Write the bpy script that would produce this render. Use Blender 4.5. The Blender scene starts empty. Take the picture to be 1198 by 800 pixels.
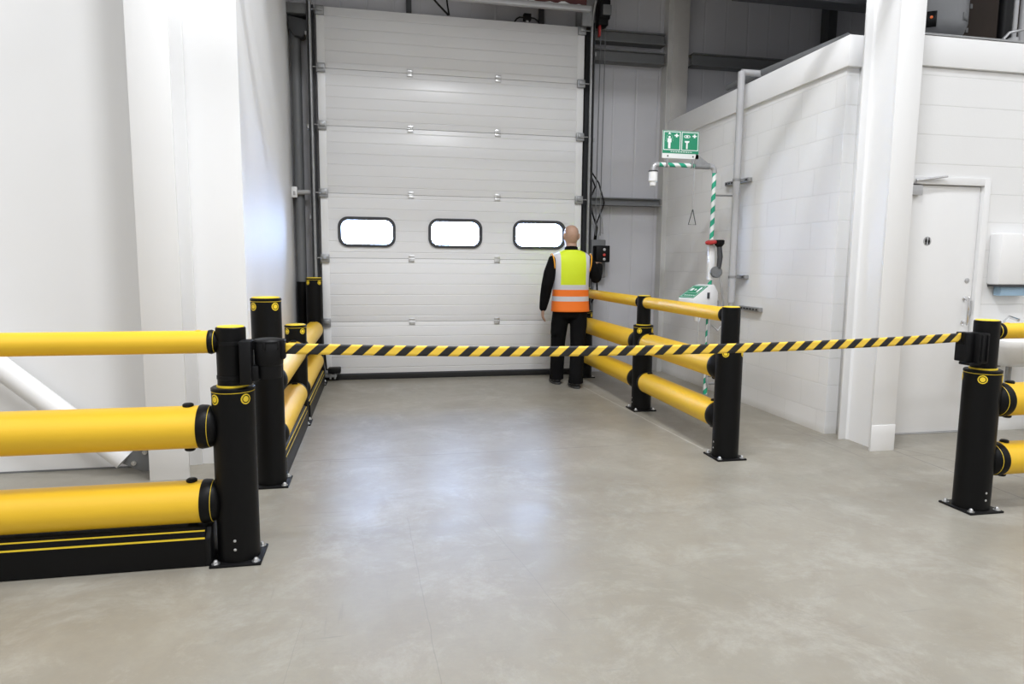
import bpy, bmesh, math, random
from mathutils import Vector, Matrix
random.seed(4)
PI = math.pi
R = math.radians
scene = bpy.context.scene
COL = scene.collection
WL = {}            # world location of every object (all parents only translate)

# ------------------------------------------------------------------ materials
def new_mat(name):
    m = bpy.data.materials.new(name); m.use_nodes = True
    nt = m.node_tree
    return m, nt, nt.nodes['Principled BSDF']

def N(nt, typ, **kw):
    n = nt.nodes.new(typ)
    for k, v in kw.items():
        if hasattr(n, k): setattr(n, k, v)
        else: n.inputs[k].default_value = v
    return n

def math_n(nt, op, a, b=None, c=None):
    n = nt.nodes.new('ShaderNodeMath'); n.operation = op
    for i, v in enumerate((a, b, c)):
        if v is None: continue
        if hasattr(v, 'node'): nt.links.new(v, n.inputs[i])
        else: n.inputs[i].default_value = v
    return n.outputs[0]

def mixc(nt, fac, a, b, mode='MIX'):
    n = nt.nodes.new('ShaderNodeMix'); n.data_type = 'RGBA'; n.blend_type = mode
    for s, v in ((n.inputs['Factor'], fac), (n.inputs[6], a), (n.inputs[7], b)):
        if hasattr(v, 'node'): nt.links.new(v, s)
        elif isinstance(v, (int, float)): s.default_value = v
        else: s.default_value = (*v, 1) if len(v) == 3 else v
    return n.outputs[2]

def simple(name, col, rough=0.5, metal=0.0, var=0.06, scale=14.0, bump=0.0, spec=0.5):
    m, nt, b = new_mat(name)
    tc = N(nt, 'ShaderNodeTexCoord')
    nz = N(nt, 'ShaderNodeTexNoise'); nz.inputs['Scale'].default_value = scale; nz.inputs['Detail'].default_value = 4
    nt.links.new(tc.outputs['Object'], nz.inputs['Vector'])
    dark = tuple(c * (1 - var) for c in col); lite = tuple(min(1, c * (1 + var)) for c in col)
    nt.links.new(mixc(nt, nz.outputs['Fac'], dark, lite), b.inputs['Base Color'])
    b.inputs['Roughness'].default_value = rough; b.inputs['Metallic'].default_value = metal
    b.inputs['Specular IOR Level'].default_value = spec
    if bump:
        bp = N(nt, 'ShaderNodeBump'); bp.inputs['Strength'].default_value = bump; bp.inputs['Distance'].default_value = 0.004
        nt.links.new(nz.outputs['Fac'], bp.inputs['Height']); nt.links.new(bp.outputs['Normal'], b.inputs['Normal'])
    return m

M = {}
M['yellow'] = simple('yellow_polymer', (0.82, 0.505, 0.022), 0.42, var=0.03, scale=5)
M['yellow_edge'] = simple('yellow_edging', (0.86, 0.62, 0.03), 0.45)
M['black'] = simple('black_polymer', (0.0028, 0.0028, 0.003), 0.44, var=0.2, bump=0.03, scale=60, spec=0.18)
M['black_matt'] = simple('black_matt_plastic', (0.004, 0.004, 0.0045), 0.5, var=0.15, bump=0.05, scale=40, spec=0.22)
M['rubber'] = simple('black_rubber', (0.012, 0.012, 0.012), 0.7)
M['steel'] = simple('zinc_bright_steel', (0.62, 0.62, 0.62), 0.3, metal=0.9)
M['galv'] = simple('galvanised_steel', (0.34, 0.345, 0.35), 0.42, metal=0.6, var=0.2, scale=30)
M['dark_steel'] = simple('dark_painted_steel', (0.045, 0.047, 0.052), 0.45, var=0.12)
M['mid_grey'] = simple('grey_painted_steel', (0.16, 0.165, 0.17), 0.5)
M['grey_tube'] = simple('grey_plastic_tube', (0.42, 0.42, 0.43), 0.45)
M['white_paint'] = simple('white_painted_steel', (0.82, 0.82, 0.82), 0.38, var=0.015, scale=3)
M['white_wall'] = simple('white_panel_wall', (0.83, 0.83, 0.83), 0.58, var=0.02, scale=1.6)
M['white_plastic'] = simple('white_plastic', (0.84, 0.84, 0.84), 0.32, var=0.01)
M['ceramic'] = simple('white_ceramic', (0.86, 0.86, 0.85), 0.12, var=0.01)
M['red'] = simple('red_plastic', (0.42, 0.03, 0.03), 0.4)
M['red_oxide'] = simple('red_oxide_steel', (0.10, 0.026, 0.026), 0.6, var=0.3, scale=8)
M['green'] = simple('safety_green', (0.015, 0.25, 0.13), 0.4, var=0.03)
M['sign_white'] = simple('sign_white', (0.86, 0.88, 0.87), 0.4, var=0.01)
M['chrome'] = simple('chrome', (0.75, 0.75, 0.76), 0.14, metal=1.0, var=0.02)
M['silver'] = simple('silver_grey_metal', (0.5, 0.5, 0.51), 0.35, metal=0.5)
M['blue_paper'] = simple('blue_paper_towel', (0.33, 0.48, 0.62), 0.8, var=0.08, bump=0.1)
M['blue'] = simple('blue_plastic', (0.01, 0.07, 0.6), 0.35)
M['brown'] = simple('brown_board', (0.022, 0.013, 0.008), 0.8, var=0.25, scale=6)
M['heater'] = simple('pale_grey_enamel', (0.20, 0.205, 0.215), 0.35, var=0.03)
M['roof'] = simple('ceiling_sheet', (0.5, 0.5, 0.505), 0.7)
M['skin'] = simple('skin', (0.43, 0.265, 0.185), 0.5, var=0.08, scale=30, bump=0.04)
M['eye'] = simple('eye_white', (0.7, 0.68, 0.66), 0.2)
M['black_cloth'] = simple('black_cloth', (0.0045, 0.0045, 0.005), 0.85, var=0.25, scale=25, bump=0.35, spec=0.12)
M['boot'] = simple('black_leather', (0.012, 0.012, 0.013), 0.5, bump=0.15, scale=40)
M['sole'] = simple('grey_rubber_sole', (0.05, 0.05, 0.05), 0.7)
M['trim_orange'] = simple('hi_vis_edging', (0.95, 0.42, 0.02), 0.6)
M['tape_yellow'] = simple('tape_yellow', (0.88, 0.58, 0.06), 0.5, var=0.06, scale=20)
M['tape_black'] = simple('tape_black', (0.010, 0.010, 0.010), 0.5)
M['orange_lamp'] = simple('orange_indicator', (0.8, 0.15, 0.02), 0.3)
M['dark_recess'] = simple('dark_recess', (0.02, 0.02, 0.02), 0.8)

def line_mask(nt, X, Y, p, q, w):
    """1 on a thin line from p to q on the floor plane"""
    p = Vector(p); q = Vector(q); d = (q - p); L = d.length; d /= L
    n = (-d.y, d.x)
    a = math_n(nt, 'ADD', math_n(nt, 'MULTIPLY', X, n[0]), math_n(nt, 'MULTIPLY', Y, n[1]))
    a = math_n(nt, 'ABSOLUTE', math_n(nt, 'SUBTRACT', a, n[0]*p.x + n[1]*p.y))
    on = math_n(nt, 'LESS_THAN', a, w)
    t = math_n(nt, 'ADD', math_n(nt, 'MULTIPLY', X, d.x), math_n(nt, 'MULTIPLY', Y, d.y))
    t = math_n(nt, 'SUBTRACT', t, d.x*p.x + d.y*p.y)
    t1 = math_n(nt, 'GREATER_THAN', t, 0.0); t2 = math_n(nt, 'LESS_THAN', t, L)
    return math_n(nt, 'MULTIPLY', on, math_n(nt, 'MULTIPLY', t1, t2))

def floor_mat():
    m, nt, b = new_mat('polished_concrete'); L = nt.links.new
    geo = N(nt, 'ShaderNodeNewGeometry')
    sep = N(nt, 'ShaderNodeSeparateXYZ'); L(geo.outputs['Position'], sep.inputs[0])
    X, Y = sep.outputs[0], sep.outputs[1]
    def noise(scale, detail, rough=.55, dist=0.0):
        n = N(nt, 'ShaderNodeTexNoise'); L(geo.outputs['Position'], n.inputs['Vector'])
        n.inputs['Scale'].default_value = scale; n.inputs['Detail'].default_value = detail
        n.inputs['Roughness'].default_value = rough; n.inputs['Distortion'].default_value = dist
        return n.outputs['Fac']
    def ramp(v, a, b_, ca=0.0, cb=1.0):
        r = N(nt, 'ShaderNodeMapRange'); L(v, r.inputs[0])
        for i, x in enumerate((a, b_, ca, cb)): r.inputs[i+1].default_value = x
        return r.outputs[0]
    big = ramp(noise(0.7, 6, .6, .6), .3, .7); mid = ramp(noise(3.2, 9, .7, .4), .3, .72)
    fine = ramp(noise(17, 8, .8, .3), .28, .72); patch = ramp(noise(2.1, 12, .8, .4), .50, .66)
    c = mixc(nt, big, (0.245, 0.226, 0.185), (0.375, 0.357, 0.306))
    c = mixc(nt, math_n(nt, 'MULTIPLY', mid, .55), c, (0.235, 0.197, 0.145))
    c = mixc(nt, math_n(nt, 'MULTIPLY', patch, .55), c, (0.445, 0.432, 0.39))
    c = mixc(nt, math_n(nt, 'MULTIPLY', fine, .45), c, (0.22, 0.21, 0.185))
    # dark specks and short scuffs
    vo = N(nt, 'ShaderNodeTexVoronoi'); L(geo.outputs['Position'], vo.inputs['Vector']); vo.inputs['Scale'].default_value = 9
    speck = ramp(vo.outputs['Distance'], .03, .07, 1, 0)
    gate = ramp(noise(2.3, 2), .56, .6)
    c = mixc(nt, math_n(nt, 'MULTIPLY', math_n(nt, 'MULTIPLY', speck, gate), .45), c, (0.2, 0.19, 0.17))
    st = N(nt, 'ShaderNodeMapping'); L(geo.outputs['Position'], st.inputs['Vector']); st.inputs['Scale'].default_value = (2.2, 26, 1); st.inputs['Rotation'].default_value = (0, 0, .35)
    sn = N(nt, 'ShaderNodeTexNoise'); L(st.outputs[0], sn.inputs['Vector']); sn.inputs['Scale'].default_value = 1.6; sn.inputs['Detail'].default_value = 5
    scuff = math_n(nt, 'MULTIPLY', ramp(sn.outputs['Fac'], .62, .70), ramp(noise(1.9, 4), .45, .62))
    c = mixc(nt, math_n(nt, 'MULTIPLY', scuff, .42), c, (0.17, 0.162, 0.145))
    st2 = N(nt, 'ShaderNodeMapping'); L(geo.outputs['Position'], st2.inputs['Vector']); st2.inputs['Scale'].default_value = (30, 1.6, 1); st2.inputs['Rotation'].default_value = (0, 0, .25)
    sn2 = N(nt, 'ShaderNodeTexNoise'); L(st2.outputs[0], sn2.inputs['Vector']); sn2.inputs['Scale'].default_value = 1.5; sn2.inputs['Detail'].default_value = 4
    scuff2 = math_n(nt, 'MULTIPLY', ramp(sn2.outputs['Fac'], .66, .72), ramp(noise(1.4, 4), .48, .6))
    c = mixc(nt, math_n(nt, 'MULTIPLY', scuff2, .35), c, (0.2, 0.19, 0.17))
    wob = math_n(nt, 'MULTIPLY', math_n(nt, 'SUBTRACT', noise(5, 3), .5), .02)
    Xw = math_n(nt, 'ADD', X, wob); Yw = math_n(nt, 'ADD', Y, wob)
    lines = [((-.6, 4.795), (1.9, 4.81), .004, .7), ((1.9, 4.81), (3.3, 4.83), .003, .35),
             ((3.865, 4.33), (3.85, 3.2), .006, .75), ((3.9, 4.35), (6.5, 1.9), .001, .0),
             ((-.35, 4.76), (.35, 4.66), .003, .55),
             ((3.50, 5.2), (3.50, 4.18), .005, .55), ((3.50, 4.18), (4.1, 4.17), .005, .5),
             ((3.93, 4.42), (4.25, 3.55), .005, .75), ((4.25, 3.55), (4.6, 2.6), .005, .75),
             ((.55, 3.6), (.73, 2.4), .0015, .3), ((1.25, 2.9), (1.75, 2.2), .0015, .25), ((.15, 3.6), (.2, 1.9), .002, .3),
             ((-.3, 2.6), (-.34, 1.9), .0015, .25), ((1.5, 2.3), (1.9, 1.95), .0015, .25), ((.95, 4.3), (1.4, 3.3), .0015, .3),
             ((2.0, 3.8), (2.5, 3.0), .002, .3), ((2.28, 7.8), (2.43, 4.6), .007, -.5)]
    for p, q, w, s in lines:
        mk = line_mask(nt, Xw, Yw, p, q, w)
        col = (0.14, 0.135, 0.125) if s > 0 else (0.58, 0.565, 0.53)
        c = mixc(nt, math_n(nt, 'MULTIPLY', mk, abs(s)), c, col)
    L(c, b.inputs['Base Color'])
    rg = ramp(noise(2.2, 7, .65, 1.0), .25, .75, .30, .46)
    L(rg, b.inputs['Roughness'])
    b.inputs['Specular IOR Level'].default_value = .62
    bp = N(nt, 'ShaderNodeBump'); bp.inputs['Strength'].default_value = .06; bp.inputs['Distance'].default_value = .004
    L(noise(40, 4), bp.inputs['Height']); L(bp.outputs['Normal'], b.inputs['Normal'])
    return m
M['floor'] = floor_mat()

def block_mat(name, axis, width=.45):
    m, nt, b = new_mat(name); L = nt.links.new
    geo = N(nt, 'ShaderNodeNewGeometry'); sep = N(nt, 'ShaderNodeSeparateXYZ'); L(geo.outputs['Position'], sep.inputs[0])
    cmb = N(nt, 'ShaderNodeCombineXYZ'); L(sep.outputs[axis], cmb.inputs[0]); L(sep.outputs[2], cmb.inputs[1])
    add = N(nt, 'ShaderNodeVectorMath'); add.operation = 'ADD'; L(cmb.outputs[0], add.inputs[0]); add.inputs[1].default_value = (10.1, 0.04, 0)
    br = N(nt, 'ShaderNodeTexBrick'); L(add.outputs[0], br.inputs['Vector'])
    br.inputs['Scale'].default_value = 1; br.inputs['Brick Width'].default_value = width; br.inputs['Row Height'].default_value = .2255
    br.inputs['Mortar Size'].default_value = .0045; br.inputs['Mortar Smooth'].default_value = .25
    br.inputs['Color1'].default_value = (.82, .82, .818, 1); br.inputs['Color2'].default_value = (.80, .80, .798, 1)
    br.inputs['Mortar'].default_value = (.765, .765, .76, 1)
    nz = N(nt, 'ShaderNodeTexNoise'); L(geo.outputs['Position'], nz.inputs['Vector']); nz.inputs['Scale'].default_value = 3; nz.inputs['Detail'].default_value = 6
    # grubby foot of the wall
    mr = N(nt, 'ShaderNodeMapRange'); L(sep.outputs[2], mr.inputs[0])
    mr.inputs[1].default_value = .0; mr.inputs[2].default_value = .07; mr.inputs[3].default_value = 1; mr.inputs[4].default_value = 0
    dirt = math_n(nt, 'MULTIPLY', mr.outputs[0], math_n(nt, 'MULTIPLY', nz.outputs['Fac'], .9))
    c = mixc(nt, dirt, br.outputs['Color'], (.42, .40, .35))
    L(c, b.inputs['Base Color']); b.inputs['Roughness'].default_value = .5
    fn = N(nt, 'ShaderNodeTexNoise'); L(geo.outputs['Position'], fn.inputs['Vector']); fn.inputs['Scale'].default_value = 70; fn.inputs['Detail'].default_value = 3
    h = math_n(nt, 'ADD', math_n(nt, 'MULTIPLY', br.outputs['Fac'], -1.0), math_n(nt, 'MULTIPLY', fn.outputs['Fac'], .12))
    bp = N(nt, 'ShaderNodeBump'); bp.inputs['Strength'].default_value = .6; bp.inputs['Distance'].default_value = .006
    L(h, bp.inputs['Height']); L(bp.outputs['Normal'], b.inputs['Normal'])
    return m
M['block_y'] = block_mat('white_blockwork_side', 1)
M['block_x'] = block_mat('white_blockwork_front', 0, 60.0)

def ribbed(name, col, axis, pitch, depth, rough, width=.08, metal=0.0, var=.04, stain=0.0):
    """sheet with narrow pressed ribs every `pitch` metres along an axis"""
    m, nt, b = new_mat(name); L = nt.links.new
    geo = N(nt, 'ShaderNodeNewGeometry'); sep = N(nt, 'ShaderNodeSeparateXYZ'); L(geo.outputs['Position'], sep.inputs[0])
    v = sep.outputs[axis]
    fr = math_n(nt, 'FRACT', math_n(nt, 'DIVIDE', math_n(nt, 'ADD', v, 20.0), pitch))
    tri = math_n(nt, 'ABSOLUTE', math_n(nt, 'SUBTRACT', fr, .5))
    mr = N(nt, 'ShaderNodeMapRange'); mr.interpolation_type = 'SMOOTHSTEP'; L(tri, mr.inputs[0])
    mr.inputs[1].default_value = 0; mr.inputs[2].default_value = width; mr.inputs[3].default_value = 0; mr.inputs[4].default_value = 1
    nz = N(nt, 'ShaderNodeTexNoise'); L(geo.outputs['Position'], nz.inputs['Vector']); nz.inputs['Scale'].default_value = 1.3; nz.inputs['Detail'].default_value = 5
    c = mixc(nt, nz.outputs['Fac'], tuple(x*(1-var) for x in col), tuple(min(1, x*(1+var)) for x in col))
    L(c, b.inputs['Base Color']); b.inputs['Roughness'].default_value = rough; b.inputs['Metallic'].default_value = metal
    bp = N(nt, 'ShaderNodeBump'); bp.inputs['Strength'].default_value = 1; bp.inputs['Distance'].default_value = depth
    hh = math_n(nt, 'ADD', mr.outputs[0], math_n(nt, 'MULTIPLY', nz.outputs['Fac'], .8))
    L(hh, bp.inputs['Height']); L(bp.outputs['Normal'], b.inputs['Normal'])
    return m
M['clad'] = ribbed('grey_wall_cladding', (0.52, 0.52, 0.55), 0, .30, .004, .45, width=.06)
M['panel'] = ribbed('white_door_panel', (0.80, 0.80, 0.805), 2, .1247, .0028, .30, width=.05, var=.015)

def stripe_mat():
    """green and white spiral tape wound on a pipe"""
    m, nt, b = new_mat('green_white_spiral'); L = nt.links.new
    tc = N(nt, 'ShaderNodeTexCoord'); sep = N(nt, 'ShaderNodeSeparateXYZ'); L(tc.outputs['Object'], sep.inputs[0])
    return m, nt, b, sep
def spiral(name, axis):
    m, nt, b, sep = stripe_mat(); m.name = name; L = nt.links.new
    o = [i for i in range(3) if i != axis]
    ang = math_n(nt, 'ARCTAN2', sep.outputs[o[0]], sep.outputs[o[1]])
    t = math_n(nt, 'ADD', math_n(nt, 'DIVIDE', sep.outputs[axis], .125), math_n(nt, 'DIVIDE', ang, 2*PI))
    f = math_n(nt, 'GREATER_THAN', math_n(nt, 'FRACT', math_n(nt, 'ADD', t, 50.0)), .5)
    L(mixc(nt, f, (.82, .84, .83), (.02, .37, .22)), b.inputs['Base Color']); b.inputs['Roughness'].default_value = .4
    return m
M['spiral_z'] = spiral('green_white_spiral_upright', 2)
M['spiral_x'] = spiral('green_white_spiral_level', 0)

def vest_mat(cx):
    m, nt, b = new_mat('hi_vis_fabric'); L = nt.links.new
    geo = N(nt, 'ShaderNodeNewGeometry'); sep = N(nt, 'ShaderNodeSeparateXYZ'); L(geo.outputs['Position'], sep.inputs[0])
    z = sep.outputs[2]; ax = math_n(nt, 'ABSOLUTE', math_n(nt, 'SUBTRACT', sep.outputs[0], cx))
    lime, orange, silver = (0.66, 0.80, 0.015), (0.95, 0.20, 0.015), (0.62, 0.62, 0.66)
    def band(v, a, bb): return math_n(nt, 'MULTIPLY', math_n(nt, 'GREATER_THAN', v, a), math_n(nt, 'LESS_THAN', v, bb))
    c = mixc(nt, math_n(nt, 'GREATER_THAN', z, 1.13), orange, lime)
    up = math_n(nt, 'MULTIPLY', math_n(nt, 'GREATER_THAN', z, 1.13), band(ax, .147, .212))
    s = math_n(nt, 'MAXIMUM', up, math_n(nt, 'MAXIMUM', band(z, 1.105, 1.16), band(z, .975, 1.03)))
    c = mixc(nt, s, c, silver)
    L(c, b.inputs['Base Color']); b.inputs['Roughness'].default_value = .65
    nz = N(nt, 'ShaderNodeTexNoise'); L(geo.outputs['Position'], nz.inputs['Vector']); nz.inputs['Scale'].default_value = 9; nz.inputs['Detail'].default_value = 3
    bp = N(nt, 'ShaderNodeBump'); bp.inputs['Strength'].default_value = .5; bp.inputs['Distance'].default_value = .012
    L(nz.outputs['Fac'], bp.inputs['Height']); L(bp.outputs['Normal'], b.inputs['Normal'])
    return m

def pane_mat():
    m = bpy.data.materials.new('clear_acrylic_pane'); m.use_nodes = True; nt = m.node_tree; nt.nodes.clear()
    out = N(nt, 'ShaderNodeOutputMaterial'); tr = N(nt, 'ShaderNodeBsdfTransparent'); gl = N(nt, 'ShaderNodeBsdfGlossy')
    tr.inputs[0].default_value = (.95, .96, .97, 1); gl.inputs['Roughness'].default_value = .08
    mx = N(nt, 'ShaderNodeMixShader'); fr = N(nt, 'ShaderNodeFresnel'); fr.inputs['IOR'].default_value = 1.45
    nt.links.new(fr.outputs[0], mx.inputs[0]); nt.links.new(tr.outputs[0], mx.inputs[1]); nt.links.new(gl.outputs[0], mx.inputs[2])
    nt.links.new(mx.outputs[0], out.inputs[0])
    return m
M['pane'] = pane_mat()

# ------------------------------------------------------------------ mesh helpers
def box(bm, x0, x1, y0, y1, z0, z1, bev=0.0, seg=2):
    vs = [bm.verts.new((x, y, z)) for x in (x0, x1) for y in (y0, y1) for z in (z0, z1)]
    idx = [(0, 1, 3, 2), (4, 6, 7, 5), (0, 4, 5, 1), (2, 3, 7, 6), (0, 2, 6, 4), (1, 5, 7, 3)]
    fs = [bm.faces.new([vs[i] for i in f]) for f in idx]
    if bev:
        es = list({e for f in fs for e in f.edges})
        bmesh.ops.bevel(bm, geom=es, offset=bev, segments=seg, profile=.5, affect='EDGES')
    return fs

def prism(bm, pts, axis, a, b, bev=0):
    """polygon in the two other axes extruded along axis"""
    def P(u, v, t):
        return {0: (t, u, v), 1: (u, t, v), 2: (u, v, t)}[axis]
    A = [bm.verts.new(P(u, v, a)) for u, v in pts]; B = [bm.verts.new(P(u, v, b)) for u, v in pts]
    n = len(pts); fs = [bm.faces.new(A), bm.faces.new(B[::-1])]
    for i in range(n): fs.append(bm.faces.new((A[i], B[i], B[(i+1) % n], A[(i+1) % n])))
    if bev:
        es = list({e for f in fs for e in f.edges})
        bmesh.ops.bevel(bm, geom=es, offset=bev, segments=2, profile=.5, affect='EDGES')

def frame_of(d):
    d = d.normalized(); up = Vector((0, 0, 1)) if abs(d.z) < .95 else Vector((0, 1, 0))
    u = d.cross(up).normalized(); v = u.cross(d).normalized()
    return u, v

def tube(bm, pts, rad, seg=20, caps=True, ry=None, dome=False, ref=None):
    """swept tube; rad a number or one per point; ry = second radius list for flat sections"""
    pts = [Vector(p) for p in pts]; n = len(pts)
    rads = rad if isinstance(rad, (list, tuple)) else [rad]*n
    rys = ry if ry is not None else rads
    if dome:
        d0 = (pts[0]-pts[1]).normalized(); d1 = (pts[-1]-pts[-2]).normalized()
        P0, P1 = [], []; r0, r1, q0, q1 = rads[0], rads[-1], rys[0], rys[-1]
        a_ = []; b_ = []
        for k in (.999, .87, .5):
            a_.append((pts[0]+d0*r0*k, r0*math.sqrt(1-k*k)+1e-4, q0*math.sqrt(1-k*k)+1e-4))
        for k in (.5, .87, .999):
            b_.append((pts[-1]+d1*r1*k, r1*math.sqrt(1-k*k)+1e-4, q1*math.sqrt(1-k*k)+1e-4))
        pts = [x[0] for x in a_]+pts+[x[0] for x in b_]
        rads = [x[1] for x in a_]+list(rads)+[x[1] for x in b_]; rys = [x[2] for x in a_]+list(rys)+[x[2] for x in b_]
        n = len(pts)
    rings = []; u = None
    for i in range(n):
        if i == 0: d = pts[1]-pts[0]
        elif i == n-1: d = pts[-1]-pts[-2]
        else: d = (pts[i+1]-pts[i]).normalized()+(pts[i]-pts[i-1]).normalized()
        d = d.normalized()
        if u is None:
            if ref is not None:
                u = (Vector(ref)-d*Vector(ref).dot(d)).normalized(); v = d.cross(u)
            else: u = frame_of(d)[0]; v = d.cross(u)
        else:
            u = (u-d*u.dot(d)).normalized(); v = d.cross(u)
        rings.append([bm.verts.new(pts[i]+u*rads[i]*math.cos(2*PI*k/seg)+v*rys[i]*math.sin(2*PI*k/seg)) for k in range(seg)])
    for a, b in zip(rings, rings[1:]):
        for k in range(seg): bm.faces.new((a[k], a[(k+1) % seg], b[(k+1) % seg], b[k]))
    if caps: bm.faces.new(rings[0][::-1]); bm.faces.new(rings[-1])
    return rings

def lathe(bm, c, axis, prof, seg=40):
    """profile (radius, height) turned about an axis through c"""
    c = Vector(c); d = Vector(axis).normalized(); u, v = frame_of(d)
    rings = []
    for r, h in prof:
        r = max(r, 1e-4)
        rings.append([bm.verts.new(c+d*h+u*r*math.cos(2*PI*k/seg)+v*r*math.sin(2*PI*k/seg)) for k in range(seg)])
    for a, b in zip(rings, rings[1:]):
        for k in range(seg): bm.faces.new((a[k], a[(k+1) % seg], b[(k+1) % seg], b[k]))
    bm.faces.new(rings[0][::-1]); bm.faces.new(rings[-1])

def loft(bm, rings, seg=32, power=2.3):
    """rings: (cx, cy, z, rx, ry) superellipses stacked in z"""
    rr = []
    for cx, cy, z, rx, ry in rings:
        ring = []
        for k in range(seg):
            t = 2*PI*k/seg; c, s = math.cos(t), math.sin(t)
            ring.append(bm.verts.new((cx+rx*math.copysign(abs(c)**(2/power), c), cy+ry*math.copysign(abs(s)**(2/power), s), z)))
        rr.append(ring)
    for a, b in zip(rr, rr[1:]):
        for k in range(seg): bm.faces.new((a[k], a[(k+1) % seg], b[(k+1) % seg], b[k]))
    bm.faces.new(rr[0][::-1]); bm.faces.new(rr[-1])

def put(o, parent, world):
    WL[o] = Vector(world)
    if parent is not None:
        o.parent = parent; o.location = Vector(world)-WL[parent]
    else: o.location = world

def obj(name, bm, mat, parent=None, smooth=True, origin=None, angle=38):
    me = bpy.data.meshes.new(name)
    if not bm.faces: raise Exception(name)
    bmesh.ops.recalc_face_normals(bm, faces=bm.faces[:])
    mn = Vector([min(v.co[i] for v in bm.verts) for i in range(3)]); mx = Vector([max(v.co[i] for v in bm.verts) for i in range(3)])
    o0 = Vector(origin) if origin is not None else (mn+mx)/2
    if origin is None and parent is None: o0.z = mn.z
    bmesh.ops.translate(bm, verts=bm.verts[:], vec=-o0)
    bm.to_mesh(me); bm.free()
    for mt in (mat if isinstance(mat, list) else [mat]): me.materials.append(mt)
    if smooth:
        me.shade_smooth(); me.set_sharp_from_angle(angle=R(angle))
    o = bpy.data.objects.new(name, me); COL.objects.link(o)
    put(o, parent, o0)
    return o

def thing(name, label, cat, loc, group=None):
    o = bpy.data.objects.new(name, None); COL.objects.link(o); o.empty_display_size = .1
    put(o, None, Vector(loc)); o['label'] = label; o['category'] = cat
    if group: o['group'] = group
    return o
def tag(o, label, cat, group=None):
    o['label'] = label; o['category'] = cat
    if group: o['group'] = group
    return o
def struct(name, bm, mat, parent=None, **kw):
    o = obj(name, bm, mat, parent, **kw)
    if parent is None: o['kind'] = 'structure'
    return o
def B(): return bmesh.new()
def bx(name, mat, parent, *a, bev=0.0):
    bm = B(); box(bm, *a, bev=bev); return obj(name, bm, mat, parent, smooth=bev > 0)
def tb(name, mat, parent, pts, r, seg=14, **kw):
    bm = B(); tube(bm, pts, r, seg, **kw); return obj(name, bm, mat, parent)

def rounded(x0, x1, z0, z1, r, n=8):
    pts = []
    for cx, cz, a0 in ((x1-r, z0+r, -90), (x1-r, z1-r, 0), (x0+r, z1-r, 90), (x0+r, z0+r, 180)):
        for i in range(n+1):
            a = R(a0+90*i/n); pts.append((cx+r*math.cos(a), cz+r*math.sin(a)))
    return pts

def holed_plate(name, outer, holes, y0, y1, mat, parent=None, structure=False):
    """outline with holes in the XZ plane, thickness y0..y1 (built from a filled 2-D curve)"""
    cu = bpy.data.curves.new('outline', 'CURVE'); cu.dimensions = '2D'; cu.fill_mode = 'BOTH'; cu.extrude = (y1-y0)/2
    for poly in [outer]+holes:
        s = cu.splines.new('POLY'); s.points.add(len(poly)-1); s.use_cyclic_u = True
        for p, (u, v) in zip(s.points, poly): p.co = (u, v, 0, 1)
    co = bpy.data.objects.new('outline', cu); COL.objects.link(co)
    dg = bpy.context.evaluated_depsgraph_get()
    me = bpy.data.meshes.new_from_object(co.evaluated_get(dg))
    bpy.data.objects.remove(co); bpy.data.curves.remove(cu)
    bm = B(); bm.from_mesh(me); bpy.data.meshes.remove(me)
    ym = (y0+y1)/2
    for v in bm.verts: v.co = Vector((v.co.x, ym-v.co.z, v.co.y))
    bmesh.ops.remove_doubles(bm, verts=bm.verts[:], dist=1e-5)
    return (struct if structure else obj)(name, bm, mat, parent, smooth=False)

# ------------------------------------------------------------------ setting
def slab(name, mat, *a, bev=0.0):
    bm = B(); box(bm, *a, bev=bev); return struct(name, bm, mat, smooth=bev > 0)

slab('floor', M['floor'], -9, 9, -11, 14, -.2, 0)
DX0, DX1 = -.56, 2.46
# back cladding with the door opening reaching the floor: one outline
holed_plate('wall_back', [(-1.2, 0), (DX0, 0), (DX0, 4.15), (DX1, 4.15), (DX1, 0), (9, 0), (9, 6.8), (-1.2, 6.8)], [], 8.28, 8.42, M['clad'], structure=True)
slab('light_seal_4', M['dark_steel'], -.615, DX0, 8.172, 8.28, 0, 4.235)  # these three strips added behind the door to stop daylight leaking round it
slab('light_seal_5', M['dark_steel'], DX1, 2.515, 8.172, 8.28, 0, 4.235)
slab('light_seal_6', M['dark_steel'], DX0, DX1, 8.172, 8.28, 4.15, 4.222)
slab('wall_left', M['white_wall'], -9, -.867, 4.85, 5.0, 0, 6.8)
bm = B(); prism(bm, [(-.867, 5.0), (-.925, 8.28), (-1.2, 8.28), (-1.2, 5.0)], 2, 0, 6.8); struct('wall_alcove', bm, M['white_wall'], smooth=False)
slab('gap_strip_left', M['mid_grey'], -9, -1.435, 4.84, 4.85, 0, .010)  # thin dark strip drawn for the gap line at the wall foot
slab('wall_hall_left', M['white_wall'], -9.2, -9, -11, 5, 0, 6.8)
slab('wall_hall_right', M['white_wall'], 9, 9.2, -11, 8.42, 0, 6.8)
slab('wall_rear', M['white_wall'], -9, 9, -11.2, -11, 0, 6.8)
slab('ceiling_hall', M['roof'], -9.2, 9.2, -11.2, 8.42, 6.8, 7.0)
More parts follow.
